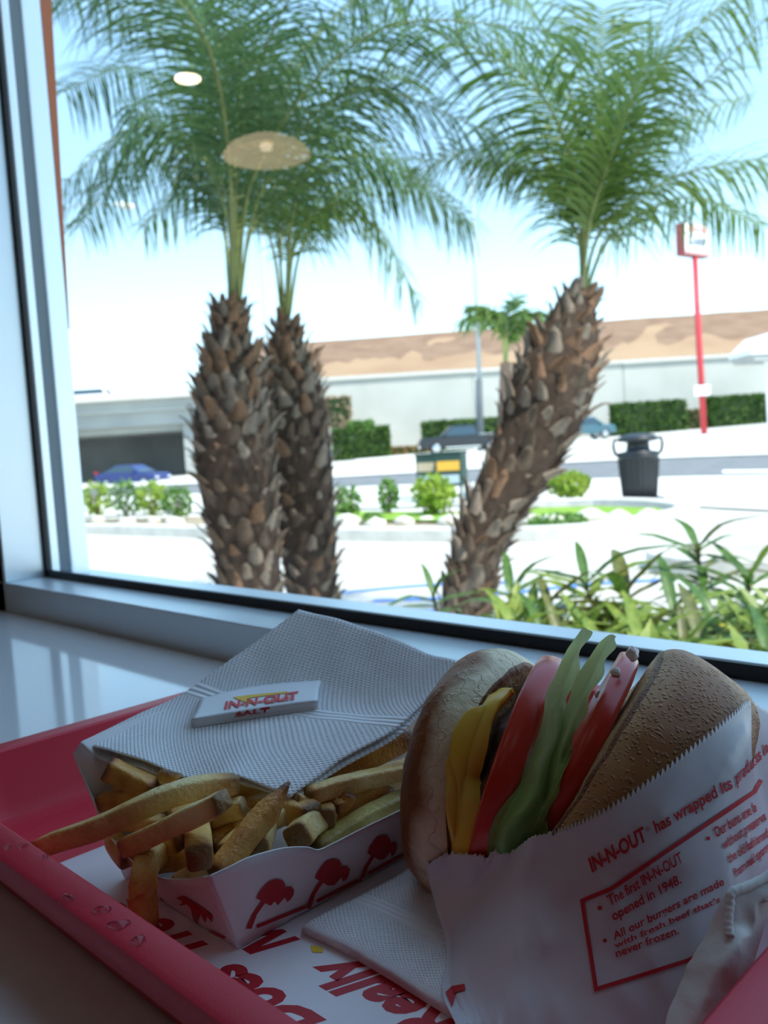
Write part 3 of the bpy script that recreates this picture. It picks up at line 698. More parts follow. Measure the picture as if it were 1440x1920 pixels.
def palm(label, path, radii, fronds, D, seed, spread, lm):
    r = random.Random(seed); base = path[0]
    e = empty('palm_tree', base); tag(e, label, 'palm tree')
    n = 40; cen = [spl(path, i/n) for i in range(n+1)]; rad = [spl([Vector((q, 0, 0)) for q in radii], i/n).x for i in range(n+1)]
    MB().tube(cen, [q*.80 for q in rad], 18).build('trunk', M_trunk, e, True)
    Lt = sum((cen[i+1]-cen[i]).length for i in range(n)); cnt = 0; N = 298
    for i in range(N):
        t = (i+.5)/N; t = t**.97; p = spl(path, t); tg = (spl(path, min(1, t+.02))-spl(path, max(0, t-.02))).normalized(); rr = spl([Vector((q, 0, 0)) for q in radii], t).x
        th = i*2.39996; a = tg.cross(RH).normalized(); b = tg.cross(a).normalized(); out = a*math.cos(th)+b*math.sin(th); sd_ = tg.cross(out).normalized()
        s = .100*r.uniform(.65, 1.3)*(1 if t < .85 else .75)
        j = 1 if r.random() < .45 else (0 if r.random() < .8 else 2)
        if t > .72 and r.random() < .5: j = 2
        me = r.choice([m_ for jj, m_ in boot_me if jj == j])
        o = bpy.data.objects.new('leaf_base', me); C.objects.link(o)
        up_ = (tg+out*r.uniform(-.1, .45)+sd_*r.uniform(-.35, .35)).normalized(); sd_ = (sd_-up_*sd_.dot(up_)).normalized(); o2 = sd_.cross(up_); o2 = -o2 if o2.dot(out) < 0 else o2
        M = Matrix((( sd_.x*s*.80, up_.x*s, o2.x*s*.6), (sd_.y*s*.80, up_.y*s, o2.y*s*.6), (sd_.z*s*.80, up_.z*s, o2.z*s*.6))).to_4x4()
        M.translation = p+out*rr*.74; o.parent = e; o.matrix_basis = Matrix.Translation(-base) @ M
    for i, fd in enumerate(fronds):
        pts, kw = fd[0], fd[1] if len(fd) > 1 else {}
        frond(pts, e, kw.pop('m', lm), seed=seed*50+i, **kw)
    return e
def pxp(l, dD=0): return [U(x, y, d) for x, y, d in l]
# left palm
DA = 4.5
pathA = [U(480, 1345, DA), U(468, 1090, DA), U(440, 850, DA), U(432, 720, DA), U(432, 575, DA)]
A = []
def fr(lst, **kw): return (pxp(lst), kw)
A += [fr([(430, 590, 4.5), (420, 350, 4.4), (270, 235, 4.2), (118, 345, 4.0)], ll=.42, droop=1.5, nl=54),
      fr([(435, 590, 4.5), (425, 260, 4.2), (330, -20, 3.6), (90, -60, 3.2)], ll=.42, droop=.9, nl=60),
      fr([(440, 590, 4.5), (440, 330, 4.5), (455, 100, 4.4), (430, -130, 4.2)], ll=.40, droop=.3, nl=70),
      fr([(440, 590, 4.5), (470, 330, 4.6), (600, 60, 4.7), (780, -90, 4.9)], ll=.42, droop=.6, nl=70),
      fr([(445, 590, 4.5), (490, 360, 4.3), (660, 170, 4.0), (930, 250, 3.9)], ll=.44, droop=1.0, nl=70),
      fr([(445, 590, 4.5), (490, 400, 4.6), (680, 290, 4.7), (870, 400, 4.8)], ll=.42, droop=1.3, nl=64),
      fr([(435, 590, 4.5), (400, 330, 4.6), (270, 130, 4.9), (120, 170, 5.2)], ll=.40, droop=.9, nl=60),
      fr([(440, 590, 4.5), (440, 300, 4.8), (400, 60, 5.3), (250, -60, 5.8)], ll=.42, droop=.6, nl=60),
      fr([(440, 590, 4.5), (450, 280, 4.2), (540, 0, 3.6), (720, -100, 3.0)], ll=.42, droop=.7, nl=60),
      fr([(440, 590, 4.5), (445, 300, 4.8), (560, 120, 5.4), (700, 60, 6.0)], ll=.42, droop=.7, nl=60),
      fr([(436, 590, 4.5), (428, 420, 4.4), (370, 280, 4.3), (250, 200, 4.2)], ll=.34, droop=.9, nl=50),
      fr([(436, 590, 4.5), (440, 400, 4.5), (430, 230, 4.5), (410, 90, 4.5)], ll=.36, droop=.35, nl=60),
      fr([(440, 590, 4.5), (450, 400, 4.5), (480, 230, 4.5), (520, 60, 4.5)], ll=.36, droop=.35, nl=60),
      fr([(438, 590, 4.5), (430, 300, 4.0), (380, 60, 3.4), (200, -100, 2.9)], ll=.40, droop=.6, nl=60)]
A += [fr([(445, 590, 4.5), (480, 320, 4.1), (700, 60, 3.6), (1080, 60, 3.3)], ll=.42, droop=.7, nl=70),
      fr([(440, 590, 4.5), (460, 250, 4.8), (700, -20, 5.2), (1000, -60, 5.6)], ll=.42, droop=.7, nl=70),
      fr([(440, 590, 4.5), (430, 300, 4.6), (300, 50, 4.9), (60, -40, 5.2)], ll=.42, droop=1.0, nl=60),
      fr([(440, 590, 4.5), (400, 380, 4.8), (260, 300, 5.2), (150, 420, 5.6)], ll=.36, droop=1.3, nl=50)]
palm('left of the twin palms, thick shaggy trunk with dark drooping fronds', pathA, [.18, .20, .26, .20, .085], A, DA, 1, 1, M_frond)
DB = 5.0
pathB = [U(600, 1290, DB), U(585, 1100, DB), U(562, 880, DB), U(545, 730, DB), U(535, 606, DB)]
B = [fr([(538, 615, 5), (560, 440, 4.9), (670, 380, 4.8), (785, 560, 4.7)], ll=.34, droop=1.5, nl=60),
     fr([(535, 615, 5), (530, 420, 5.0), (600, 250, 5.2), (760, 300, 5.4)], ll=.38, droop=1.0, nl=60),
     fr([(535, 615, 5), (540, 420, 5), (530, 250, 5), (560, 60, 5)], ll=.36, droop=.4, nl=60),
     fr([(532, 615, 5), (500, 430, 5), (400, 330, 5.2), (270, 420, 5.4)], ll=.34, droop=1.2, nl=60),
     fr([(538, 615, 5), (580, 430, 5), (720, 320, 5.2), (885, 420, 5.4)], ll=.38, droop=1.2, nl=60),
     fr([(536, 615, 5), (550, 400, 4.7), (620, 200, 4.3), (760, 120, 3.9)], ll=.38, droop=.8, nl=60),
     fr([(534, 615, 5), (520, 430, 5), (490, 280, 5), (440, 170, 5)], ll=.34, droop=.5, nl=50),
     fr([(536, 615, 5), (545, 480, 5.1), (575, 400, 5.2), (640, 340, 5.4)], ll=.28, droop=.8, nl=44)]
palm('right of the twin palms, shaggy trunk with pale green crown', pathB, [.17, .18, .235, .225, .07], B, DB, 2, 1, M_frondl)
DC = 4.2
pathC = [U(790, 1350, DC), U(870, 1140, DC), U(905, 1000, DC), U(985, 850, DC), U(1045, 700, DC), U(1090, 548, DC)]
Cc = [fr([(1092, 560, 4.2), (1100, 400, 4.2), (1230, 250, 4.1), (1470, 0, 4.0)], ll=.40, droop=.5, nl=64),
      fr([(1092, 560, 4.2), (1130, 430, 4.2), (1270, 330, 4.1), (1500, 285, 4.0)], ll=.38, droop=.8, nl=60),
      fr([(1092, 560, 4.2), (1100, 400, 4.2), (1120, 200, 4.2), (1130, 20, 4.2)], ll=.36, droop=.35, nl=64),
      fr([(1090, 560, 4.2), (1085, 390, 4.2), (980, 270, 4.2), (790, 305, 4.2)], ll=.38, droop=.7, nl=60),
      fr([(1090, 560, 4.2), (1085, 350, 4.1), (990, 150, 3.9), (740, 30, 3.7)], ll=.42, droop=.7, nl=66),
      fr([(1092, 560, 4.2), (1110, 380, 4.2), (1180, 180, 4.3), (1300, -90, 4.4)], ll=.40, droop=.5, nl=64),
      fr([(1088, 560, 4.2), (1085, 450, 4.2), (1020, 330, 4.3), (900, 300, 4.4)], ll=.30, droop=.9, nl=50),
      fr([(1094, 560, 4.2), (1150, 440, 4.3), (1290, 370, 4.5), (1430, 420, 4.6)], ll=.30, droop=1.2, nl=50),
      fr([(1090, 560, 4.2), (1095, 390, 4.3), (1060, 180, 4.6), (900, 60, 5.0)], ll=.38, droop=.6, nl=60),
      fr([(1092, 560, 4.2), (1115, 400, 4.3), (1230, 250, 4.7), (1420, 170, 5.1)], ll=.38, droop=.6, nl=60),
      fr([(1091, 560, 4.2), (1105, 420, 4.1), (1150, 280, 3.9), (1210, 120, 3.7)], ll=.32, droop=.5, nl=50),
      fr([(1091, 560, 4.2), (1100, 440, 4.2), (1110, 320, 4.2), (1150, 200, 4.2)], ll=.24, droop=.4, nl=50)]
Cc += [fr([(1091, 560, 4.2), (1100, 300, 4.3), (1000, 20, 4.5), (850, -90, 4.7)], ll=.40, droop=.5, nl=60),
       fr([(1091, 560, 4.2), (1110, 330, 4.1), (1260, 100, 3.9), (1460, -80, 3.8)], ll=.40, droop=.6, nl=60)]
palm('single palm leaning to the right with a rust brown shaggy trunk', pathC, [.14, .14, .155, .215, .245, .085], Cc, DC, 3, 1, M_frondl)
# far small palm behind the leaning trunk
DP = 16
S = [fr([(948, 690, DP), (945, 630, DP), (910, 590, DP), (868, 600, DP)], ll=.5, droop=.9, nl=30, rr=.03, wid=.05),
     fr([(948, 690, DP), (950, 620, DP), (950, 590, DP), (965, 560, DP)], ll=.5, droop=.5, nl=30, rr=.03, wid=.05),
     fr([(948, 690, DP), (955, 630, DP), (990, 590, DP), (1030, 590, DP)], ll=.5, droop=.9, nl=30, rr=.03, wid=.05),
     fr([(948, 690, DP), (940, 620, DP), (920, 580, DP), (880, 575, DP)], ll=.4, droop=.8, nl=30, rr=.03, wid=.05),
     fr([(948, 690, DP), (955, 640, DP), (980, 610, DP), (1010, 620, DP)], ll=.4, droop=.8, nl=30, rr=.03, wid=.05)]
e = empty('palm_tree', GD(955, DP)); tag(e, 'small distant palm half hidden behind the leaning trunk', 'palm tree')
MB().tube([GD(955, DP), U(953, 800, DP), U(948, 680, DP)], [.22, .20, .10], 12).build('trunk', M_bark, e, True)
for i, (p_, kw) in enumerate(S): frond(p_, e, M_frondl, seed=900+i, **kw)
# ---- broad-leaved plants right under the window
M_pl = [mat('garden_leaf_green', (.05, .12, .02), .4, .5, var=(.12, .24, .04), scale=9, trans=.35), mat('garden_leaf_lime', (.16, .27, .04), .4, .5, var=(.34, .42, .08), scale=9, trans=.4),
        mat('garden_leaf_olive', (.10, .11, .03), .4, .5, var=(.20, .22, .05), scale=9, trans=.3), mat('garden_leaf_yellow', (.62, .50, .04), .5, .4, var=(.45, .50, .06), scale=9, trans=.4)]
M_stem = mat('green_stem', (.13, .11, .05), .7, var=(.2, .16, .07), scale=20)
leaf_me = []
for k in range(4):
    r = random.Random(40+k); vs, fs = [], []
    n = 6
    for i in range(n+1):
        t = i/n; wd = .085*math.sin(math.pi*(t*.88+.08))**.8; y = t; z = -.38*t*t*(1+.5*k/3)+.02*math.sin(t*9+k)
        vs += [Vector((-wd, y, z+wd*.5)), Vector((0, y, z)), Vector((wd, y, z+wd*.5))]
    for i in range(n):
        for j in range(2): a = i*3+j; fs.append([a, a+1, a+4, a+3])
    for j in range(4):
        me = bpy.data.meshes.new('leaf'); me.from_pydata(vs, [], fs); me.materials.append(M_pl[j]); me.polygons.foreach_set('use_smooth', [True]*len(fs)); leaf_me.append((j, me))
def plant(label, x, ytop, D, n, L, mats, seed, lean=0, hpx=None):
    r = random.Random(seed); top = U(x, ytop+L*.45*F/D, D); base = Vector((top.x, top.y, 0)); base += RH*lean; base.z = gz(base)
    e = empty('garden_plant', base); tag(e, label, 'plant')
    mid = base.lerp(top, .5)+RH*lean*.3
    MB().tube([base, mid, top], [.014, .011, .006], 6).build('stem', M_stem, e, True)
    for i in range(n):
        t = 1-(i/n)**1.3*.75; p = spl([base, mid, top], t); th = i*2.4+r.uniform(-.3, .3); el = r.uniform(.1, .6)+.75*max(0, 1-i/5)
        d = Vector((math.cos(th)*math.cos(el), math.sin(th)*math.cos(el), math.sin(el))); sd_ = d.cross(Vector((0, 0, 1))).normalized(); nn = sd_.cross(d)
        s = L*r.uniform(.7, 1.15); j = r.choice(mats); me = r.choice([q for jj, q in leaf_me if jj == j])
        o = bpy.data.objects.new('leaf', me); C.objects.link(o)
        M = Matrix(((sd_.x*s, d.x*s, nn.x*s), (sd_.y*s, d.y*s, nn.y*s), (sd_.z*s, d.z*s, nn.z*s))).to_4x4(); M.translation = p
        o.parent = e; o.matrix_basis = Matrix.Translation(-base) @ M
    return e
PL = [('slim dark plant left of the leaning palm base', 812, 1070, 3.0, 16, .20, (0,)),
      ('green plant just right of the leaning palm base', 958, 1065, 3.0, 22, .22, (0, 0, 1)),
      ('tall arching plant below the lawn tip', 1098, 1030, 2.7, 26, .24, (0, 1)),
      ('dark spiky plant between two arching plants', 1030, 1090, 2.6, 22, .18, (0, 2)),
      ('olive plant with arching leaves under the trash can', 1175, 1055, 2.6, 28, .24, (0, 1, 2)),
      ('tallest spiky plant rising right of the trash can', 1308, 975, 3.0, 30, .22, (0, 2, 0)),
      ('lime plant at the feet of the tallest one', 1262, 1085, 2.5, 24, .22, (1, 0)),
      ('leafy plant near the right window edge', 1405, 1035, 2.8, 28, .22, (0, 1)),
      ('yellow leaved plant in the right corner by the sill', 1410, 1130, 2.2, 30, .16, (3, 3, 1)),
      ('dark low plant in the right corner', 1345, 1120, 2.3, 24, .18, (2, 0)),
      ('lime ground plant in the middle of the bed', 1120, 1140, 2.3, 26, .18, (1, 1, 0)),
      ('small green ground plant by the sill', 1010, 1150, 2.4, 22, .16, (0, 1)),
      ('bright small plant below the olive one', 1200, 1160, 2.1, 24, .16, (1, 2)),
      ('low green plant left of the dark spiky one', 960, 1140, 2.6, 20, .16, (0,)),
      ('dense dark plant beneath the lime one', 1290, 1170, 2.0, 24, .15, (0, 2)),
      ('green ground plant at the far right edge', 1440, 1185, 2.0, 22, .15, (1, 0)),
      ('short green plant under the tall arching one', 1070, 1165, 2.2, 22, .15, (1, 0))]
for i, (lb, x, y, D, n, L, ms) in enumerate(PL): plant(lb, x, y, D, int(n*1.6), L*1.05, ms, 60+i, random.Random(i).uniform(-.15, .15))
r = random.Random(77)
for i in range(12):
    plant('low bright green plant crowded in the bed under the window', 960+i*45+r.uniform(-15, 15), r.uniform(1125, 1165)+i*2, r.uniform(1.9, 2.4), 36, .17, (1, 1, 0, 2), 200+i, 0)['group'] = 'low plants crowded under the window'
# dense ground cover between them
r = random.Random(5); vs, fs = [], []
gc = []
for i in range(9000):
    xx = r.uniform(940, 1560); D = r.uniform(1.7, 2.9); p = U(xx, 900, D)
    if p.y < .8: continue
    p.z = -.97+r.uniform(0, .66)*(.8+.5*noise.noise(Vector((p.x*2, p.y*2, 0))))
    th = r.uniform(0, 6.28); el = r.uniform(.1, 1.2); d = Vector((math.cos(th)*math.cos(el), math.sin(th)*math.cos(el), math.sin(el))); s = d.cross(Vector((0, 0, 1))).normalized()
    l = r.uniform(.08, .16); b = len(vs); vs += [p, p+d*l*.5+s*l*.14, p+d*l-Vector((0, 0, l*.15)), p+d*l*.5-s*l*.14]; fs.append([b, b+1, b+2, b+3])
tag(mesh('groundcover_foliage', vs, fs, M_pl[1]), 'dense mixed green ground cover filling the bed under the window', 'foliage', kind='stuff')
sheet('soil_bed', None, M_soil, .02, world=[Vector((-1.9, .62, 0)), Vector((4, .62, 0)), Vector((4, 3.4, 0)), Vector((.4, 3.1, 0)), Vector((-1.4, 2.2, 0))])
# ================================================================== FOREGROUND
def rrect(x0, x1, y0, y1, r, z, n=6):
    out = []
    for cx, cy, a0 in ((x1-r, y1-r, 0), (x0+r, y1-r, 90), (x0+r, y0+r, 180), (x1-r, y0+r, 270)):
        for k in range(n+1):
            a = math.radians(a0+90*k/n); out.append(Vector((cx+r*math.cos(a), cy+r*math.sin(a), z)))
    return out
def loft(name, loops, m, parent=None, caps=(True, True), smooth=True):
    vs = [p for l in loops for p in l]; n = len(loops[0]); fs = []
    for i in range(len(loops)-1):
        for k in range(n): fs.append([i*n+k, i*n+(k+1) % n, (i+1)*n+(k+1) % n, (i+1)*n+k])
    if caps[0]: fs.append(list(range(n))[::-1])
    if caps[1]: fs.append([(len(loops)-1)*n+k for k in range(n)])
    return mesh(name, vs, fs, m, parent, smooth)
# ---- tray
TX0, TX1, TY0, TY1, TH = -.462, -.078, .1127, .4245, .037
tray = empty('serving_tray', (-.27, .26, 0)); tag(tray, 'red plastic serving tray with a flat rim holding the fries and the burger', 'tray')
def tl(i, z, r): return rrect(TX0+i, TX1-i, TY0+i, TY1-i, r, z)
loops = [tl(.030, .0006, .022), tl(.020, .0006, .03), tl(.0165, .004, .032), tl(.0065, TH-.012, .040), tl(.0035, TH-.0108, .042), tl(.0008, TH-.0100, .043), tl(0, TH-.0085, .044), tl(0, TH-.003, .044), tl(.0005, TH-.001, .044), tl(.0025, TH, .042),
         tl(.0125, TH, .034), tl(.0137, TH-.0010, .033), tl(.0141, TH-.003, .032), tl(.0190, .010, .030), tl(.0225, .0045, .028), tl(.027, .0025, .024), tl(.034, .0022, .02)]
o = loft('tray_body', loops, M_tray, tray); o.data.set_sharp_from_angle(angle=math.radians(28))
for p in o.data.polygons:
    if len(p.vertices) > 4: p.use_smooth = False
# ---- water drops on the near rim
M_water = mat('water_drop', (1, 1, 1), .02, .5); M_water.node_tree.nodes['Principled BSDF'].inputs['Transmission Weight'].default_value = 1; M_water.node_tree.nodes['Principled BSDF'].inputs['IOR'].default_value = 1.33
dl_ = [((14, 1590), 6, 3, 'tiny drop at the far left end of the rim'), ((42, 1588), 7, 3, 'small drop beside the tiny one at the left end of the rim'), ((122, 1686), 14, 7, 'largest water drop on the near rim, forked in shape'),
       ((193, 1708), 15, 4, 'thin slanting streak of water on the rim'), ((222, 1737), 22, 5, 'long squiggly water streak on the rim below the thin one'), ((260, 1765), 15, 6, 'rounded water drop nearest the lower end of the rim'), ((85, 1609), 5, 2.4, 'faint small drop under the long fry tip')]
for i, ((x, y), a, b, lb) in enumerate(dl_):
    c_ = Zp(x, y, TH); k = (c_-CAM).dot(FW)/F; vs, fs = [], []; R_ = random.Random(i); n = 20
    ax = (Zp(x+10, y-3, TH)-c_).normalized(); ay = Vector((-ax.y, ax.x, 0))
    prof = [(1.0, -.0001), (.96, .25), (.8, .6), (.5, .9), (.2, 1.0)]
    for rr_, h in prof:
        for q in range(n):
            th = 6.2832*q/n; w_ = 1+.28*math.sin(2*th+i)+.20*math.sin(3*th+i*2)+.12*math.sin(5*th+i)
            ww = (math.sin(math.cos(th)*3+i)*.6 if a > 10 else 0)
            vs.append(c_+ax*(math.cos(th)*a*k*rr_*w_)+ay*((math.sin(th)+ww)*b*1.7*k*rr_*w_ if rr_ else 0)+Vector((0, 0, h*.0017)))
    for j in range(4):
        for q in range(n): fs.append([j*n+q, j*n+(q+1) % n, (j+1)*n+(q+1) % n, (j+1)*n+q])
    fs.append([4*n+q for q in range(n)])
    tag(mesh('water_drop', vs, fs, M_water, None, True), lb, 'water drop', 'water drops on the tray rim')
# ---- paper liner with print
LZ = .0036
liner = empty('tray_liner', (-.25, .26, LZ)); tag(liner, 'white paper tray liner printed with large red slanted words', 'placemat')
def fl(x0, x1, y0, y1, z, nx=20, ny=20):
    vs = [Vector((x0+(x1-x0)*i/nx, y0+(y1-y0)*j/ny, z)) for j in range(ny+1) for i in range(nx+1)]
    fs = [[j*(nx+1)+i, j*(nx+1)+i+1, (j+1)*(nx+1)+i+1, (j+1)*(nx+1)+i] for j in range(ny) for i in range(nx)]; return vs, fs
vs, fs = fl(-.372, -.112, .139, .390, LZ); mods(mesh('sheet', vs, fs, M_liner, liner, True), solid=.0002)
PR = MB()
def flat_text(s, u0, v0, size, shear, bold, sx_=1.0):
    vs, fs = textmesh(s, size, shear, bold); b = len(PR.v)
    PR.v += [Vector((u0-v.x*sx_, v0-v.y, LZ+.00015)) for v in vs]; PR.f += [[b+i for i in f_] for f_ in fs]
flat_text('Does', -.1995, .1602, .0235, .42, .0010, .94)
flat_text('Fre', -.2640, .1600, .0235, .42, .0010, .94)
flat_text('Really', -.1655, .1880, .0240, .42, .0010, .92)
mg = [(.04, 0), (.04, .73), (.27, .73), (.46, .26), (.65, .73), (.88, .73), (.88, 0), (.73, 0), (.73, .50), (.52, 0), (.40, 0), (.19, .50), (.19, 0)]
b = len(PR.v); PR.v += [Vector((-.2395-(x+.42*y)*.0221, .1845-y*.024, LZ+.00015)) for x, y in mg]; PR.f.append([b+i for i in range(len(mg))])
for v_ in (.1535, .1575): PR.v += [Vector((-.318, v_, LZ+.0003)), Vector((-.3125, v_, LZ+.0003)), Vector((-.3125, v_+.0016, LZ+.0003)), Vector((-.318, v_+.0016, LZ+.0003))]; b = len(PR.v); PR.f.append([b-4, b-3, b-2, b-1])
o = PR.build('lettering', M_print, liner)
# small yellow mark of the print beside the napkin
yq = [Zp(582, 1772, LZ+.0003), Zp(585, 1785, LZ+.0003), Zp(606, 1786, LZ+.0003), Zp(604, 1776, LZ+.0003)]
mesh('yellow_print', yq, [[0, 1, 2, 3]], M_yellow, liner)
# ---- projection of print onto a surface
def bvh_of(o):
    dg = bpy.context.evaluated_depsgraph_get(); dg.update(); ev = o.evaluated_get(dg); me = ev.to_mesh(); M = wm(o)
    b = BVHTree.FromPolygons([M @ v.co for v in me.vertices], [list(p.vertices) for p in me.polygons]); ev.to_mesh_clear(); return b
def print_on(bv, shapes, off, m, name, parent, maxlen=6):
    """shapes: list of (2D vertices in pixels, faces); laid on the surface met along the line of sight"""
    bm = bmesh.new()
    for vs, fs in shapes:
        vv = [bm.verts.new((x, y, 0)) for x, y in vs]
        for f_ in fs:
            try: bm.faces.new([vv[i] for i in f_])
            except ValueError: pass
    bmesh.ops.triangulate(bm, faces=bm.faces)
    for _ in range(5):
        es = [e_ for e_ in bm.edges if e_.calc_length() > maxlen]
        if not es: break
        bmesh.ops.subdivide_edges(bm, edges=es, cuts=1)
        bmesh.ops.triangulate(bm, faces=[f_ for f_ in bm.faces if len(f_.verts) > 3])
    dead = []
    for v in bm.verts:
        d = ray(v.co.x, v.co.y).normalized(); h = bv.ray_cast(CAM, d)
        if h[0] is None: dead.append(v); continue
        nn = h[1] if h[1].dot(d) < 0 else -h[1]
        v.co = h[0]+nn*off
    bmesh.ops.delete(bm, geom=dead, context='VERTS')
    vs = [v.co.copy() for v in bm.verts]; bm.verts.index_update(); fs = [[v.index for v in f_.verts] for f_ in bm.faces]; bm.free()
    return mesh(name, vs, fs, m, parent)
def px_text(s, p0, p1, hgt, shear=0, bold=0, sx_=None, width=None):
    """text whose baseline runs from p0 towards p1; hgt = letter height vector in pixels (dx, dy)"""
    vs, fs = textmesh(s, 1.0, shear, bold); W = max(v.x for v in vs)
    bx, by = p1[0]-p0[0], p1[1]-p0[1]
    return [(p0[0]+bx*v.x/W+hgt[0]*v.y/.73, p0[1]+by*v.x/W+hgt[1]*v.y/.73) for v in vs], fs
# ---- fries boat
boat = empty('fries_boat', (-.295, .23, LZ)); tag(boat, 'white cardboard fries boat printed with small red palms along its side', 'food tray')
bz = LZ+.0008
cFR = Vector((-.247, .1525, .0385))
def side_rows(bot, top, k=4):
    rows = []
    for i in range(k+1):
        rows.append([b.lerp(t, i/k) for b, t in zip(bot, top)])
    return rows
topR = [cFR, Xp(430, 1625, -.2445), Xp(470, 1606, -.243), Xp(530, 1590, -.243), Xp(575, 1588, -.243), Xp(597, 1593, -.243), Xp(625, 1581, -.243), Xp(680, 1553, -.2425), Xp(740, 1524, -.242), Vector((-.242, .27, .032)), Vector((-.243, .302, .034))]
botR = [Vector((-.253, .166+(.30-.166)*max(0, (p.y-.1525)/(.302-.1525)), bz)) for p in topR]
side = patch('side_panel', side_rows(botR, topR), 60, 8, M_board, boat, thick=.0005)
topF = [cFR, Yp(345, 1648, .155), Yp(300, 1645, .156), Yp(262, 1625, .1565), Yp(225, 1592, .157), Yp(195, 1552, .157), Yp(178, 1512, .157), Yp(164, 1478, .157), Yp(148, 1440, .156), Yp(137, 1412, .155)]
botF = [Vector((-.253+(-.335+.253)*k/9, .166, bz)) for k in range(10)]
front = patch('front_panel', side_rows(botF, topF), 50, 8, M_board, boat, thick=.0005)
topL = [topF[-1], Yp(150, 1396, .156), Yp(166, 1384, .160), Vector((-.348, .19, .066)), Vector((-.350, .24, .064)), Vector((-.350, .302, .060))]
botL = [Vector((-.335, .166+(.30-.166)*k/5, bz)) for k in range(6)]
patch('side_panel', side_rows(botL, topL), 40, 8, M_board, boat, thick=.0005)
patch('back_panel', side_rows([botR[-1], botL[-1]], [topR[-1], topL[-1]]), 8, 6, M_board, boat, thick=.0005)
vs, fs = fl(-.335, -.253, .166, .30, bz, 2, 2); mesh('bottom_panel', vs, fs, M_board, boat)
# palm print of the boat's sides
def palm_px(x0, y0, ang, s, sx_=1.0):
    """small palm emblem: trunk foot at x0, y0; s = height in pixels"""
    k = s/335.0
    crown = [(357, 1235), (375, 1195), (410, 1150), (440, 1120), (490, 1105), (530, 1112), (550, 1135), (552, 1160), (590, 1155), (612, 1175), (608, 1210), (590, 1240), (565, 1260), (575, 1225), (550, 1225), (530, 1250), (500, 1282), (512, 1240), (495, 1235), (480, 1255), (452, 1285), (470, 1240), (440, 1225), (415, 1240), (430, 1210), (405, 1205), (375, 1225)]
    out = [([(x0+(x-305)*k*sx_, y0+(y-1440)*k) for x, y in crown], [list(range(len(crown)))])]
    L_ = [(285, 1440), (335, 1335), (385, 1265), (430, 1215)]; R_ = [(325, 1440), (360, 1345), (405, 1280), (455, 1225)]
    tr = L_+R_[::-1]; out.append(([(x0+(x-305)*k*sx_, y0+(y-1440)*k) for x, y in tr], [[i, i+1, 6-i, 7-i] for i in range(3)]))
    return out
def bar(p, q, w_): 
    dx, dy = q[0]-p[0], q[1]-p[1]; d = math.hypot(dx, dy); nx_, ny_ = -dy/d*w_/2, dx/d*w_/2
    return ([(p[0]+nx_, p[1]+ny_), (q[0]+nx_, q[1]+ny_), (q[0]-nx_, q[1]-ny_), (p[0]-nx_, p[1]-ny_)], [[0, 1, 2, 3]])
bv = bvh_of(side)
sh = palm_px(465, 1740, 0, 93, 1)+palm_px(576, 1702, 0, 93, .92)+palm_px(676, 1651, 0, 87, .85)
sh += [bar((480, 1736), (572, 1699), 6), bar((593, 1689), (671, 1649), 5.5), bar((690, 1637), (757, 1600), 5), bar((768, 1600), (800, 1550), 5)]
print_on(bv, sh, .0005, M_print, 'palm_print', side, 8)
bv = bvh_of(front)
# the emblem on the front flap is foreshortened: trunk from the lower right, crown to the upper left
def map_front(pts): return pts
sh = [([(332, 1682), (345, 1678), (362, 1688), (385, 1703), (400, 1715), (399, 1728), (390, 1716), (386, 1728), (378, 1712), (374, 1724), (366, 1708), (352, 1694), (338, 1696), (344, 1689)], [[0, 1, 13], [1, 2, 12, 13], [2, 3, 10, 11], [3, 4, 6, 7], [4, 5, 6], [3, 7, 8], [3, 8, 10], [8, 9, 10], [2, 11, 12]]),
      bar((361, 1700), (366, 1722), 4), bar((366, 1720), (380, 1742), 4.5), bar((379, 1741), (392, 1752), 5), bar((391, 1744), (424, 1757), 4), bar((302, 1682), (312, 1694), 3)]
print_on(bv, sh, .0005, M_print, 'palm_print', front, 8)
# ---- fries
def fry_mat(name, a, b_, c_):
    def ex(n, b, t):
        sp = n.nodes.new('ShaderNodeSeparateXYZ'); n.links.new(t.outputs['UV'], sp.inputs[0])
        z = n.nodes.new('ShaderNodeTexNoise'); z.inputs['Scale'].default_value = 140; z.inputs['Detail'].default_value = 5; n.links.new(t.outputs['Object'], z.inputs['Vector'])
        z2 = n.nodes.new('ShaderNodeTexNoise'); z2.inputs['Scale'].default_value = 45; n.links.new(t.outputs['Object'], z2.inputs['Vector'])
        e_ = math_node(n, 'ABSOLUTE', math_node(n, 'SUBTRACT', sp.outputs[1], .5))
        e_ = math_node(n, 'MULTIPLY', math_node(n, 'POWER', math_node(n, 'MULTIPLY', e_, 2), 7), .55)
        f_ = math_node(n, 'ADD', e_, math_node(n, 'MULTIPLY_ADD', z2.outputs[0], .75, math_node(n, 'MULTIPLY', z.outputs[0], .35)))
        col = ramp(n, f_, [(.40, a), (.58, b_), (.80, c_), (1.0, tuple(q*.45 for q in c_))]); n.links.new(col, b.inputs['Base Color'])
        bp = n.nodes.new('ShaderNodeBump'); bp.inputs['Distance'].default_value = .0009; z3 = n.nodes.new('ShaderNodeTexNoise'); z3.inputs['Scale'].default_value = 500; z3.inputs['Detail'].default_value = 6
        n.links.new(t.outputs['Object'], z3.inputs['Vector']); n.links.new(z3.outputs[0], bp.inputs['Height']); n.links.new(bp.outputs[0], b.inputs['Normal'])
    return mat(name, a, .42, .5, extra=ex, sss=.25)
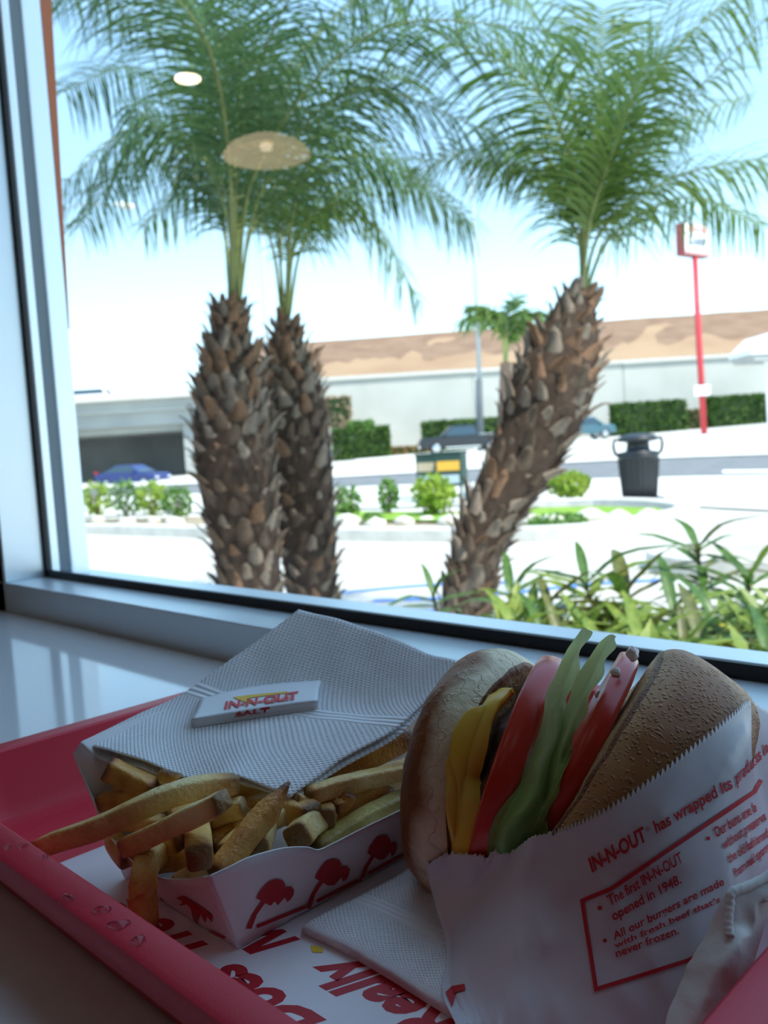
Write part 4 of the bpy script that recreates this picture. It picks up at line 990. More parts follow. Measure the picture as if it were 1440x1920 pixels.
M_fry = [fry_mat('fry_pale', (.92, .72, .34), (.88, .60, .22), (.64, .32, .09)), fry_mat('fry_golden', (.88, .62, .24), (.80, .47, .12), (.52, .22, .05)), fry_mat('fry_dark', (.76, .42, .11), (.66, .30, .06), (.36, .12, .025)), fry_mat('fry_rough', (.76, .62, .22), (.60, .48, .13), (.30, .20, .05))]
FRN = []
def fry(label, pts, w_, h_, m, tip=0, seed=0, twist=0):
    r = random.Random(seed); n = 14; vs, fs, uvs = [], [], []; ns = 16
    pts = [Vector(p) for p in pts]; off = Vector((r.random()*9, r.random()*9, 0))
    L_ = (pts[-1]-pts[0]).length
    for i in range(n+1):
        t = i/n; p = spl(pts, t); tg = (spl(pts, min(1, t+.03))-spl(pts, max(0, t-.03))).normalized()
        s = tg.cross(Vector((0, 0, 1))).normalized(); u = s.cross(tg).normalized()
        a_ = twist; s2 = s*math.cos(a_)+u*math.sin(a_); u2 = -s*math.sin(a_)+u*math.cos(a_)
        k = 1.0
        if i == 0 or i == n: k = .90
        if tip and i > n*.72: k *= 1-.85*((i/n-.72)/.28)
        for q in range(ns):
            th = 6.28318*(q+.5)/ns; c_, s_ = math.cos(th), math.sin(th)
            e = .34; x = math.copysign(abs(c_)**e, c_); y = math.copysign(abs(s_)**e, s_)
            v = p+s2*(x*w_/2*k)+u2*(y*h_/2*k)
            v = v+noise.noise_vector(v*55+off)*.0007+noise.noise_vector(v*260+off)*.00022
            vs.append(v); uvs.append((q/ns, t))
    for i in range(n):
        for q in range(ns): fs.append([i*ns+q, i*ns+(q+1) % ns, (i+1)*ns+(q+1) % ns, (i+1)*ns+q])
    for i, base in ((0, 0), (n, n*ns)):
        c_ = sum(vs[base:base+ns], Vector())/ns; vs.append(c_); uvs.append((0, i/n)); b = len(vs)-1
        for q in range(ns):
            f_ = [base+q, base+(q+1) % ns, b]; fs.append(f_[::-1] if i == 0 else f_)
    o = mesh('french_fry', vs, fs, m, None, True, uvs)
    tag(o, label, 'french fry', 'fries in the boat'); FRN.append(o); return o
def SY(x, y, v): return Yp(x, y, v)
def SX(x, y, u): return Xp(x, y, u)
def fpx(label, pts, wpx, m, tip=0, seed=0, twist=0, asp=1.0):
    D = (pts[0]-CAM).dot(FW)/2+(pts[-1]-CAM).dot(FW)/2; w_ = wpx*D/F*.86
    return fry(label, pts, w_, w_*asp, m, tip, seed, twist)
fpx('long pale fry reaching out over the left tray rim', [SY(72, 1592, .137), SY(200, 1545, .148), SY(330, 1488, .166), SY(440, 1468, .190)], 46, M_fry[0], seed=1)
fpx('pale fry lying right below the longest fry', [SY(238, 1588, .150), SY(330, 1546, .156), SY(419, 1500, .163)], 46, M_fry[0], seed=2)
fpx('stubby fry pointing at the viewer with a browned tip', [SY(375, 1610, .154), SY(372, 1572, .166), SY(370, 1535, .190)], 54, M_fry[1], seed=3)
fpx('fry hanging down over the front edge of the boat', [SY(306, 1596, .166), SY(280, 1612, .154), SY(270, 1655, .147), SY(268, 1742, .146)], 50, M_fry[1], seed=4)
fpx('dark tipped fry slanting up across the middle of the boat', [SX(402, 1640, -.258), SX(445, 1590, -.259), SX(495, 1530, -.260), SX(542, 1466, -.260)], 46, M_fry[2], tip=1, seed=5)
fpx('short fry tucked under the second longest one', [SY(248, 1604, .160), SY(300, 1588, .164), SY(338, 1575, .168)], 42, M_fry[1], seed=6)
fpx('curved fry against the left wall of the boat', [SY(212, 1548, .160), SY(218, 1582, .160), SY(242, 1616, .160)], 40, M_fry[0], seed=7)
fpx('short shaded fry behind the hanging one', [SY(298, 1616, .164), SY(345, 1612, .168), SY(388, 1602, .172)], 42, M_fry[1], seed=8)
fpx('pale fry end peeping over the boat front', [SY(335, 1650, .162), SY(362, 1636, .163), SY(398, 1620, .166)], 34, M_fry[0], seed=9)
fpx('browned fry at the upper left under the napkin', [SY(202, 1440, .161), SY(245, 1462, .167), SY(290, 1482, .172)], 46, M_fry[2], seed=10)
fpx('fry standing under the napkin edge at the left', [SY(320, 1445, .180), SY(312, 1475, .178), SY(303, 1512, .174)], 48, M_fry[1], seed=11)
fpx('dark fry end at the left inside the boat', [SY(188, 1504, .159), SY(225, 1498, .164), SY(268, 1486, .170)], 36, M_fry[2], seed=12)
fpx('shaded fry leaning on the left wall under the napkin corner', [SY(232, 1440, .168), SY(240, 1490, .168), SY(246, 1545, .167)], 44, M_fry[1], seed=26)
fpx('shaded fry crossing behind the longest one', [SY(255, 1455, .178), SY(300, 1470, .182), SY(360, 1470, .188)], 44, M_fry[1], seed=27)
fpx('fry lying in the shade below the longest one', [SY(205, 1535, .163), SY(260, 1540, .166), SY(320, 1552, .170)], 40, M_fry[0], seed=28)
fpx('pale fry in the shade behind the stubby one', [SX(398, 1535, -.290), SX(425, 1522, -.283), SX(458, 1512, -.277)], 40, M_fry[0], seed=13)
fpx('thick fry end right of the slanting one', [SX(482, 1594, -.258), SX(492, 1562, -.266), SX(500, 1535, -.272)], 50, M_fry[0], seed=14)
fpx('pale blunt fry end facing the viewer at the boat edge', [SX(556, 1572, -.252), SX(574, 1552, -.258), SX(598, 1532, -.264)], 56, M_fry[0], seed=15, twist=.5)
fpx('short pale fry above the blunt end', [SX(545, 1505, -.268), SX(568, 1515, -.268), SX(588, 1530, -.268)], 48, M_fry[0], seed=16)
fpx('long ridged pale fry running under the burger side', [SX(575, 1494, -.266), SX(640, 1475, -.262), SX(700, 1460, -.260), SX(765, 1446, -.258)], 36, M_fry[0], seed=17)
fpx('deep golden fry below the napkin edge at the right', [SX(600, 1467, -.275), SX(680, 1424, -.272), SX(765, 1382, -.268)], 48, M_fry[2], seed=18)
fpx('greenish rough skinned fry along the boat edge', [SX(586, 1602, -.256), SX(650, 1564, -.254), SX(700, 1532, -.253), SX(765, 1500, -.252)], 50, M_fry[3], seed=19)
fpx('shaded fry under the ridged pale one', [SX(585, 1560, -.268), SX(650, 1528, -.266), SX(730, 1488, -.264)], 40, M_fry[1], seed=20)
fpx('small burnt curl between the long fries', [SX(628, 1514, -.259), SX(648, 1504, -.258), SX(656, 1488, -.257)], 26, M_fry[2], seed=21)
fpx('short fry between the slanting one and the blunt end', [SX(498, 1542, -.270), SX(520, 1532, -.270), SX(545, 1522, -.270)], 40, M_fry[0], seed=22)
fpx('shaded fry right under the napkin tip', [SX(415, 1470, -.305), SX(470, 1492, -.295), SX(535, 1516, -.282)], 44, M_fry[1], seed=23)
fpx('small fry end seen under the short slanting stub', [SX(420, 1602, -.266), SX(440, 1582, -.270), SX(465, 1560, -.275)], 42, M_fry[1], seed=24)
fpx('shaded fry filling the gap under the stubby one', [SX(395, 1590, -.285), SX(430, 1560, -.285), SX(470, 1545, -.285)], 46, M_fry[1], seed=25)
rr2 = random.Random(11)
lay = [(-.315, .180, .024), (-.285, .176, .020), (-.262, .185, .022), (-.300, .20, .030), (-.275, .205, .034), (-.322, .21, .036), (-.26, .225, .030), (-.29, .235, .036), (-.32, .25, .036), (-.27, .26, .030), (-.30, .275, .032), (-.295, .182, .034), (-.27, .190, .030)]
for i, (u, v, z) in enumerate(lay):
    a_ = rr2.uniform(-.6, .6)+(1.2 if i % 2 else 0); d = Vector((math.cos(a_), math.sin(a_), rr2.uniform(-.1, .15)))*.026; c_ = Vector((u, v, z))
    e0, e1 = c_-d, c_+d
    for q in (e0, e1): q.x = max(-.336+(z*.1), min(-.258, q.x)); q.y = max(.170, min(.29, q.y))
    o = fry('fry buried in the shade of the heap inside the boat', [e0, (e0+e1)/2+Vector((0, 0, .002)), e1], .0105, .010, M_fry[i % 3 if i % 3 < 2 else 1], seed=50+i)
# ---- napkin over the fries
rows = [[U(148, 1395, .366), U(215, 1416, .362), U(290, 1430, .358), U(365, 1456, .354), U(435, 1460, .350), U(545, 1500, .343)],
        [U(235, 1352, .388), U(300, 1362, .384), U(360, 1375, .380), U(430, 1390, .375), U(520, 1410, .369), U(636, 1424, .362)],
        [U(335, 1308, .404), U(390, 1318, .401), U(450, 1330, .398), U(530, 1345, .393), U(630, 1358, .386), U(738, 1368, .378)],
        [U(430, 1240, .420), U(490, 1262, .418), U(560, 1280, .414), U(640, 1298, .408), U(720, 1310, .400), U(800, 1310, .392)],
        [U(560, 1143, .440), U(625, 1158, .436), U(690, 1178, .430), U(750, 1202, .422), U(810, 1226, .412), U(880, 1246, .402)]]
def nfn(p, u, v):
    return p+Vector((0, 0, 1))*(.0016*math.sin(u*9+v*3)*(1-v)+.0009*noise.noise(p*60))
nap = empty('napkin', rows[0][0]); tag(nap, 'folded white dimpled paper napkin spread over the fries', 'napkin')
ntop = patch('top_ply', rows, 70, 70, M_napkin, nap, thick=.0006, fn=nfn, offset=-1)
dn = Vector((0, 0, -.0035))
rows2 = [[p+dn*(1.1 if i == 0 else .8)+(RT*.001) for p in r_] for i, r_ in enumerate(rows)]
rows2[0] = [U(150, 1400, .366), U(195, 1432, .363), U(262, 1436, .359), U(345, 1466, .355), U(425, 1468, .351), U(542, 1504, .344)]
patch('under_ply', rows2, 50, 50, M_napkin, nap, thick=.0006, fn=nfn, offset=-1)
# ---- packet on the napkin
bv = bvh_of(ntop)
def on_nap(x, y, lift):
    d = ray(x, y).normalized(); h = bv.ray_cast(CAM, d)
    p = h[0]; return p-d*lift
pk_ = empty('condiment_packet', on_nap(480, 1320, .004)); tag(pk_, 'small white paper packet with red lettering and yellow arrow on the napkin', 'packet')
pr = [[(358, 1349), (420, 1339), (480, 1330), (540, 1321), (596, 1314)], [(368, 1330), (425, 1316), (480, 1305), (540, 1298), (598, 1294)], [(376, 1311), (430, 1296), (482, 1286), (540, 1280), (602, 1276)]]
lf = [[.0085, .009, .0095, .009, .0085], [.005, .007, .0075, .007, .004], [.0016, .0024, .0026, .0024, .0012]]
prow = [[on_nap(x, y, l) for (x, y), l in zip(a_, b_)] for a_, b_ in zip(pr, lf)]
pf = patch('top_face', prow, 24, 12, M_packet, pk_, thick=.0002)
prow2 = [prow[0], [on_nap(x, y+10, l) for (x, y), l in zip(pr[0], [.003]*5)], [on_nap(x+3, y+16, .0008) for (x, y) in pr[0]]]
bf = patch('underside', prow2, 24, 6, mat('packet_underside', (.72, .66, .64), .5), pk_, thick=.0002)
bv2 = bvh_of(pf)
t1 = px_text('IN-N-OUT', (419, 1331), (559, 1311), (1, -14), .1, .035)
t2 = px_text('BURGER', (497, 1321), (553, 1312), (1, -7), .1, .02)
t3 = px_text('®', (562, 1302), (566, 1301), (0, -4))
arrow = ([(436, 1308), (466, 1304), (540, 1297), (540, 1300), (470, 1309), (480, 1322), (455, 1316)], [[0, 1, 5, 6], [1, 4, 5], [1, 2, 3, 4]])
print_on(bv2, [arrow], .0003, M_yellow, 'arrow_print', pf, 8)
print_on(bv2, [t1, t2], .0005, mat('packet_red', (.75, .05, .05), .5), 'lettering', pf, 8)
bv2 = bvh_of(bf)
t4 = px_text('SALT', (440, 1343), (505, 1333), (1, -7), 0, .03)
print_on(bv2, [t4], .0005, M_print, 'lettering', bf, 8)
# ---- second napkin, lying on the liner
nz = LZ+.0045
def flatrow(px, z): return [Zp(x, y, z) for x, y in px]
n2 = empty('napkin', Zp(700, 1750, nz)); tag(n2, 'white dimpled napkin lying flat between the boat and the burger wrapper', 'napkin')
r0 = [(566, 1748), (640, 1784), (720, 1830), (800, 1880), (868, 1922), (960, 1985)]
r1 = [(575, 1732), (655, 1768), (735, 1812), (815, 1862), (885, 1905), (975, 1965)]
r2 = [(650, 1690), (730, 1725), (800, 1760), (870, 1800), (940, 1850), (1010, 1900)]
r3 = [(730, 1650), (800, 1680), (860, 1705), (930, 1745), (1000, 1790), (1060, 1840)]
r4 = [(808, 1606), (870, 1635), (930, 1660), (1000, 1690), (1060, 1730), (1120, 1780)]
rows = [flatrow(r0, LZ+.0006), flatrow(r1, nz), flatrow(r2, nz+.0008), flatrow(r3, nz+.0006), flatrow(r4, nz)]
def n2fn(p, u, v): return p+Vector((0, 0, .0006*noise.noise(p*70)))
patch('top_ply', rows, 60, 60, M_napkin, n2, thick=.0005, fn=n2fn, offset=-1)
patch('under_ply', [flatrow(r0, LZ+.0006), flatrow(r1, LZ+.0012), flatrow(r2, LZ+.0012), flatrow(r4, LZ+.0012)], 30, 30, M_napkin2, n2, thick=.0004)
# ================================================================== BURGER
def frame(px, py, D, tilt, face):
    """disc frame: local y runs up the disc, local z is its axis towards the viewer's right"""
    t, f_ = math.radians(tilt), math.radians(face)
    upv = math.cos(t)*UP+math.sin(t)*RT; perp = math.cos(t)*RT-math.sin(t)*UP
    n_ = math.cos(f_)*perp+math.sin(f_)*(-FW); x_ = upv.cross(n_).normalized()
    M = Matrix(((x_.x, upv.x, n_.x), (x_.y, upv.y, n_.y), (x_.z, upv.z, n_.z))).to_4x4(); M.translation = U(px, py, D); return M
def bun_mat(name, crust, crust2, sidec, face, h, R, z0, z1, porous):
    def ex(n, b, t):
        sp = n.nodes.new('ShaderNodeSeparateXYZ'); at = n.nodes.new('ShaderNodeAttribute'); at.attribute_name = 'loc'; n.links.new(at.outputs['Vector'], sp.inputs[0])
        z = n.nodes.new('ShaderNodeTexNoise'); z.inputs['Scale'].default_value = 55; z.inputs['Detail'].default_value = 5; n.links.new(at.outputs['Vector'], z.inputs['Vector'])
        zb = n.nodes.new('ShaderNodeTexNoise'); zb.inputs['Scale'].default_value = 22; n.links.new(at.outputs['Vector'], zb.inputs['Vector'])
        az = math_node(n, 'ADD', sp.outputs[2], math_node(n, 'MULTIPLY', math_node(n, 'SUBTRACT', z.outputs[0], .5), .016))
        tt = math_node(n, 'DIVIDE', math_node(n, 'SUBTRACT', az, z0), z1-z0)
        cc = ramp(n, zb.outputs[0], [(.35, crust2), (.65, crust)])
        mx = n.nodes.new('ShaderNodeMix'); mx.data_type = 'RGBA'; n.links.new(math_node(n, 'MINIMUM', math_node(n, 'MAXIMUM', tt, 0), 1), mx.inputs[0]); mx.inputs[6].default_value = (*sidec, 1); n.links.new(cc, mx.inputs[7])
        rad = math_node(n, 'SQRT', math_node(n, 'ADD', math_node(n, 'POWER', sp.outputs[0], 2), math_node(n, 'POWER', sp.outputs[1], 2)))
        rad = math_node(n, 'ADD', rad, math_node(n, 'MULTIPLY', math_node(n, 'SUBTRACT', zb.outputs[0], .5), .006))
        fr_ = ramp(n, math_node(n, 'DIVIDE', rad, R), [(.70, face), (.89, tuple(q*.85 for q in face)), (.95, (.20, .075, .03)), (1.0, (.2, .08, .03))])
        mf = n.nodes.new('ShaderNodeMix'); mf.data_type = 'RGBA'; n.links.new(math_node(n, 'LESS_THAN', sp.outputs[2], .0012), mf.inputs[0]); n.links.new(mx.outputs[2], mf.inputs[6]); n.links.new(fr_, mf.inputs[7])
        n.links.new(mf.outputs[2], b.inputs['Base Color'])
        bp = n.nodes.new('ShaderNodeBump'); bp.inputs['Distance'].default_value = .0007 if porous else .0011
        if porous:
            v = n.nodes.new('ShaderNodeTexVoronoi'); v.inputs['Scale'].default_value = 620; wn = n.nodes.new('ShaderNodeTexNoise'); wn.inputs['Scale'].default_value = 120
            va = n.nodes.new('ShaderNodeVectorMath'); va.operation = 'MULTIPLY_ADD'; va.inputs[1].default_value = (.006, .006, .006); n.links.new(wn.outputs['Color'], va.inputs[0]); n.links.new(at.outputs['Vector'], wn.inputs['Vector']); n.links.new(at.outputs['Vector'], va.inputs[2]); n.links.new(va.outputs[0], v.inputs['Vector'])
            hh = ramp(n, v.outputs['Distance'], [(.12, (0, 0, 0)), (.45, (1, 1, 1))])
            n.links.new(math_node(n, 'MULTIPLY', hh, math_node(n, 'ADD', zb.outputs[0], .2)), bp.inputs['Height'])
        else: 
            v = n.nodes.new('ShaderNodeTexVoronoi'); v.feature = 'DISTANCE_TO_EDGE'; v.inputs['Scale'].default_value = 34
            wn = n.nodes.new('ShaderNodeTexNoise'); wn.inputs['Scale'].default_value = 70; wn.inputs['Detail'].default_value = 5
            va = n.nodes.new('ShaderNodeVectorMath'); va.operation = 'MULTIPLY_ADD'; va.inputs[1].default_value = (.035, .035, .035); n.links.new(wn.outputs['Color'], va.inputs[0]); n.links.new(at.outputs['Vector'], wn.inputs['Vector']); n.links.new(at.outputs['Vector'], va.inputs[2]); n.links.new(va.outputs[0], v.inputs['Vector'])
            hh = ramp(n, v.outputs['Distance'], [(.0, (0, 0, 0)), (.02, (1, 1, 1))])
            zz = n.nodes.new('ShaderNodeTexNoise'); zz.inputs['Scale'].default_value = 260; zz.inputs['Detail'].default_value = 6; n.links.new(at.outputs['Vector'], zz.inputs['Vector'])
            n.links.new(math_node(n, 'MULTIPLY_ADD', zz.outputs[0], .9, math_node(n, 'MULTIPLY', hh, .3)), bp.inputs['Height'])
        n.links.new(bp.outputs[0], b.inputs['Normal'])
    return mat(name, crust, .5, .4, extra=ex, sss=.1)
burger = empty('hamburger', Zp(900, 1700, .012)); tag(burger, 'cheeseburger standing on edge in its paper wrapper, fanned open towards the viewer', 'burger')
def disc(name, M, prof, m, n=72, amp=.0012, freq=35, seed=0, sq=(1, 1), flip=False, sub=1):
    """revolved shape; keeps its own coordinates in the attribute 'loc'"""
    # resample the profile
    pts = [Vector((r_, z_, 0)) for r_, z_ in prof]; NP = 34; pr_ = [spl(pts, i/NP) for i in range(NP+1)]
    vs, loc, fs = [], [], []
    for i, q in enumerate(pr_):
        for k in range(n):
            th = 6.28318*k/n; p = Vector((max(q.x, .0003)*math.cos(th)*sq[0], max(q.x, .0003)*math.sin(th)*sq[1], q.y*(-1 if flip else 1)))
            l_ = Vector((p.x, p.y, q.y)); nv = noise.noise_vector(p*freq+Vector((seed*5.3, 0, 0)))*amp+noise.noise_vector(p*freq*3.1+Vector((seed, 0, 0)))*amp*.35
            vs.append(M @ (p+nv)); loc.append(l_)
    for i in range(NP):
        for k in range(n):
            f_ = [i*n+k, i*n+(k+1) % n, (i+1)*n+(k+1) % n, (i+1)*n+k]; fs.append(f_[::-1] if not flip else f_)
    fs.append([k for k in range(n)] if not flip else [k for k in range(n)][::-1]); fs.append([NP*n+k for k in range(n)][::-1] if not flip else [NP*n+k for k in range(n)])
    o = mesh(name, vs, fs, m, burger, True)
    a = o.data.attributes.new('loc', 'FLOAT_VECTOR', 'POINT'); a.data.foreach_set('vector', [c_ for l_ in loc for c_ in l_])
    return o
RB = .0480
M_crown = bun_mat('bun_crust_glossy', (.36, .12, .028), (.20, .055, .013), (.78, .66, .44), (.66, .46, .24), .03, RB, .008, .016, False)
M_heel = bun_mat('bun_crust_porous', (.43, .185, .06), (.25, .09, .027), (.50, .27, .11), (.6, .42, .2), .03, .057, .003, .009, True)
ML = frame(948, 1462, .345, 8, 31)
b1 = disc('bottom_bun', ML, [(0, 0), (.028, 0), (.042, .0), (.0468, .0008), (.0490, .004), (.0500, .010), (.0485, .0165), (.043, .0235), (.031, .0285), (.016, .0315), (0, .032)], M_crown, seed=2, amp=.0022, flip=True); tag(b1, 'bun half with a pale torn side and browned outer crust')
MR = frame(1092, 1446, .324, 33, 17)
b2 = disc('top_bun', MR, [(0, 0), (.03, 0), (.050, .0), (.0555, .001), (.0585, .006), (.0600, .014), (.0600, .024), (.0570, .034), (.049, .041), (.036, .0445), (.018, .046), (0, .0465)], M_heel, seed=5, amp=.0024); tag(b2, 'tan porous bun half facing the viewer')
# cheese, patty
M_cheese = mat('melted_cheese', (.85, .50, .045), .32, .5, var=(.80, .56, .10), scale=40, sss=.3)
M_patty = mat('beef_patty', (.075, .035, .022), .6, .5, var=(.15, .075, .045), scale=220, bump=.001, bscale=300)
MP = frame(944, 1510, .338, 12, 22)
disc('beef_patty', MP, [(0, -.004), (.032, -.004), (.0375, -.003), (.0395, .0), (.038, .0035), (.032, .005), (0, .005)], M_patty, seed=8, amp=.0022, freq=90)
cg = [[U(935, 1302, .325), U(950, 1300, .322), U(965, 1302, .320)],
      [U(868, 1345, .328), U(900, 1338, .316), U(935, 1335, .314)],
      [U(846, 1392, .326), U(880, 1400, .311), U(912, 1405, .310)],
      [U(845, 1440, .324), U(868, 1452, .311), U(896, 1462, .3125)],
      [U(846, 1490, .320), U(872, 1500, .308), U(905, 1508, .3065)],
      [U(848, 1545, .316), U(876, 1552, .304), U(908, 1560, .303)],
      [U(852, 1620, .312), U(884, 1625, .300), U(915, 1630, .300)],
      [U(870, 1690, .312), U(895, 1690, .303), U(920, 1690, .303)]]
o = patch('cheese_slice', cg, 24, 60, M_cheese, burger, thick=.0028, amp=.0012, freq=70, offset=-1); tag(o, 'melted yellow cheese')
cg2 = [[U(846, 1395, .3255), U(862, 1410, .318)], [U(838, 1450, .324), U(858, 1470, .314)], [U(838, 1520, .321), U(862, 1530, .311)], [U(846, 1600, .315), U(868, 1610, .306)]]
patch('cheese_drip', cg2, 10, 30, M_cheese, burger, thick=.0022, amp=.0010, freq=90, offset=-1)
# tomatoes
def tom(n, b, t):
    sp = n.nodes.new('ShaderNodeSeparateXYZ'); at = n.nodes.new('ShaderNodeAttribute'); at.attribute_name = 'loc'; n.links.new(at.outputs['Vector'], sp.inputs[0])
    rad = math_node(n, 'SQRT', math_node(n, 'ADD', math_node(n, 'POWER', sp.outputs[0], 2), math_node(n, 'POWER', sp.outputs[1], 2)))
    z = n.nodes.new('ShaderNodeTexNoise'); z.inputs['Scale'].default_value = 90; n.links.new(at.outputs['Vector'], z.inputs['Vector'])
    rad = math_node(n, 'ADD', rad, math_node(n, 'MULTIPLY', math_node(n, 'SUBTRACT', z.outputs[0], .5), .004))
    c_ = ramp(n, math_node(n, 'DIVIDE', rad, .046), [(.0, (.70, .16, .06)), (.45, (.50, .10, .03)), (.60, (.28, .14, .03)), (.78, (.34, .10, .03)), (.84, (.70, .09, .04)), (.93, (.66, .05, .025)), (1.0, (.58, .035, .02))])
    n.links.new(c_, b.inputs['Base Color'])
M_tom = mat('tomato_flesh', (.6, .06, .03), .26, .55, extra=tom, sss=.3)
MT1 = frame(972, 1452, .334, 17, 19)
o = disc('tomato_slice', MT1, [(0, -.0052), (.03, -.0052), (.043, -.0052), (.0462, -.0042), (.0472, 0), (.0462, .0042), (.043, .0052), (.03, .0052), (0, .0052)], M_tom, seed=11, amp=.0010, freq=30)
MT2 = frame(1076, 1430, .326, 28, 16)
disc('tomato_slice', MT2, [(0, -.004), (.03, -.004), (.043, -.004), (.0458, -.0032), (.0466, 0), (.0458, .0032), (.043, .004), (.03, .004), (0, .004)], M_tom, seed=14, amp=.0010, freq=30)
# lettuce
def let(n, b, t):
    sp = n.nodes.new('ShaderNodeSeparateXYZ'); n.links.new(t.outputs['UV'], sp.inputs[0])
    z = n.nodes.new('ShaderNodeTexNoise'); z.inputs['Scale'].default_value = 5; n.links.new(t.outputs['UV'], z.inputs['Vector'])
    f_ = math_node(n, 'ADD', sp.outputs[1], math_node(n, 'MULTIPLY', math_node(n, 'SUBTRACT', z.outputs[0], .5), .45))
    n.links.new(ramp(n, f_, [(0, (.82, .85, .66)), (.3, (.70, .76, .44)), (.55, (.42, .54, .16)), (1, (.20, .38, .05))]), b.inputs['Base Color'])
    zz = n.nodes.new('ShaderNodeTexNoise'); zz.inputs['Scale'].default_value = 130; zz.inputs['Detail'].default_value = 3; bp = n.nodes.new('ShaderNodeBump'); bp.inputs['Distance'].default_value = .002; n.links.new(t.outputs['Object'], zz.inputs['Vector']); n.links.new(zz.outputs[0], bp.inputs['Height']); n.links.new(bp.outputs[0], b.inputs['Normal'])
M_let = mat('lettuce', (.4, .5, .2), .28, .5, trans=.45, extra=let)
def lfn(seed, a=.0016):
    def f_(p, u, v): return p+noise.noise_vector(p*85+Vector((seed, 0, 0)))*a+RT*(.0008*math.sin(v*40+seed)*(u > .8))
    return f_
l1 = [[U(1076, 1196, .296), U(1092, 1178, .295), U(1106, 1186, .296)], [U(1060, 1225, .300), U(1080, 1222, .297), U(1090, 1232, .300)], [U(1038, 1270, .302), U(1060, 1275, .297), U(1075, 1290, .302)],
      [U(1016, 1330, .302), U(1040, 1345, .294), U(1060, 1365, .301)], [U(1000, 1400, .298), U(1024, 1415, .290), U(1048, 1430, .298)], [U(978, 1460, .294), U(1005, 1480, .286), U(1040, 1490, .296)],
      [U(945, 1515, .291), U(975, 1530, .283), U(1012, 1540, .292)], [U(920, 1560, .293), U(952, 1570, .284), U(990, 1575, .292)], [U(916, 1606, .296), U(948, 1615, .288), U(985, 1605, .294)], [U(925, 1660, .300), U(955, 1665, .294), U(985, 1660, .298)]]
patch('lettuce_leaf', l1, 20, 70, M_let, burger, fn=lfn(1))
l2 = [[U(1122, 1204, .293), U(1140, 1190, .292), U(1156, 1194, .293)], [U(1108, 1225, .295), U(1128, 1228, .292), U(1146, 1230, .295)], [U(1080, 1275, .297), U(1102, 1285, .292), U(1120, 1280, .297)],
      [U(1050, 1345, .298), U(1072, 1350, .291), U(1090, 1345, .298)], [U(1028, 1410, .296), U(1050, 1420, .289), U(1066, 1415, .296)], [U(1015, 1480, .294), U(1030, 1490, .287), U(1046, 1490, .294)], [U(985, 1560, .292), U(1005, 1570, .286), U(1024, 1560, .291)], [U(975, 1640, .296), U(995, 1650, .292), U(1010, 1650, .296)]]
patch('lettuce_leaf', l2, 16, 60, M_let, burger, fn=lfn(4))
l3 = [[U(1010, 1450, .300), U(1040, 1450, .298)], [U(995, 1520, .296), U(1022, 1515, .294)], [U(975, 1570, .294), U(1008, 1565, .290)], [U(970, 1640, .296), U(1000, 1640, .294)]]
patch('lettuce_leaf', l3, 10, 30, M_let, burger, fn=lfn(9))
# sauce and onion bits at the seam of the right half
M_sauce = mat('pink_sauce', (.72, .42, .26), .2, .5, sss=.2); M_onion = mat('onion', (.78, .70, .68), .25, .5, sss=.3)
BITS = []
for (x, y, D, r_, m_, nm) in ((1186, 1226, .290, .0036, M_onion, 'onion_piece'), (1150, 1262, .288, .003, M_onion, 'onion_piece'), (1085, 1352, .281, .0028, M_sauce, 'sauce_drop'), (1072, 1372, .280, .0034, M_sauce, 'sauce_drop'), (1040, 1440, .279, .003, M_sauce, 'sauce_drop'), (1118, 1302, .285, .0022, M_onion, 'onion_piece')):
    BITS.append((x, y, D, r_, m_, nm))
# ---- layers of leaf and cheese are laid on what is behind them
def fit_front(o, against, gap, shape=None, iters=10, urange=None):
    """bring the sheet forward where a solid stands in front of it, then relax"""
    bvs = [bvh_of(a) for a in against]; Mw = wm(o); Mi = Mw.inverted(); me = o.data
    W = [Mw @ v.co for v in me.vertices]; dirs = [(p-CAM) for p in W]; base = [d.dot(FW) for d in dirs]; lim = list(base)
    for k, d in enumerate(dirs):
        u = d.normalized()
        for b in bvs:
            h = b.ray_cast(CAM, u)
            if h[0] is not None: lim[k] = min(lim[k], (h[0]-CAM).dot(FW)-gap)
    nu, nv = shape; cur = list(lim); w_ = nu+1
    for _ in range(iters):
        nxt = list(cur)
        for i in range(nv+1):
            for j in range(nu+1):
                a = i*w_+j; t = []
                if i: t.append(cur[a-w_])
                if i < nv: t.append(cur[a+w_])
                if j: t.append(cur[a-1])
                if j < nu: t.append(cur[a+1])
                nxt[a] = min(lim[a], .5*cur[a]+.5*sum(t)/len(t))
        cur = nxt
    for k, v in enumerate(me.vertices):
        if urange and not (urange[0] <= (k % w_)/nu <= urange[1]): continue
        v.co = Mi @ (CAM+dirs[k]*(cur[k]/base[k]))
    me.update()
BP = {o.name: o for o in burger.children}
tomo = [o for n_, o in BP.items() if n_.startswith('tomato_slice')]
cz = [o for n_, o in BP.items() if n_.startswith('cheese_')]
lt = sorted([o for n_, o in BP.items() if n_.startswith('lettuce')], key=lambda o: o.name)
for o, shp in zip(sorted(cz, key=lambda o: o.name), ((10, 30), (24, 60))): fit_front(o, [b1], .001, shp, 6)
for o, shp in zip(lt, ((20, 70), (16, 60), (10, 30))): fit_front(o, tomo+[b2], .0012, shp, 6)
for (x, y, D, r_, m_, nm) in BITS:
    best = None
    for b_ in [bvh_of(o) for o in tomo+[b2]]:
        h = b_.ray_cast(CAM, ray(x+4, y).normalized())
        if h[0] is not None and (best is None or (h[0]-CAM).length < (best-CAM).length): best = h[0]
    blob(nm, best or U(x, y, .30), r_*.6, m_, burger, x, 1.2, 3)
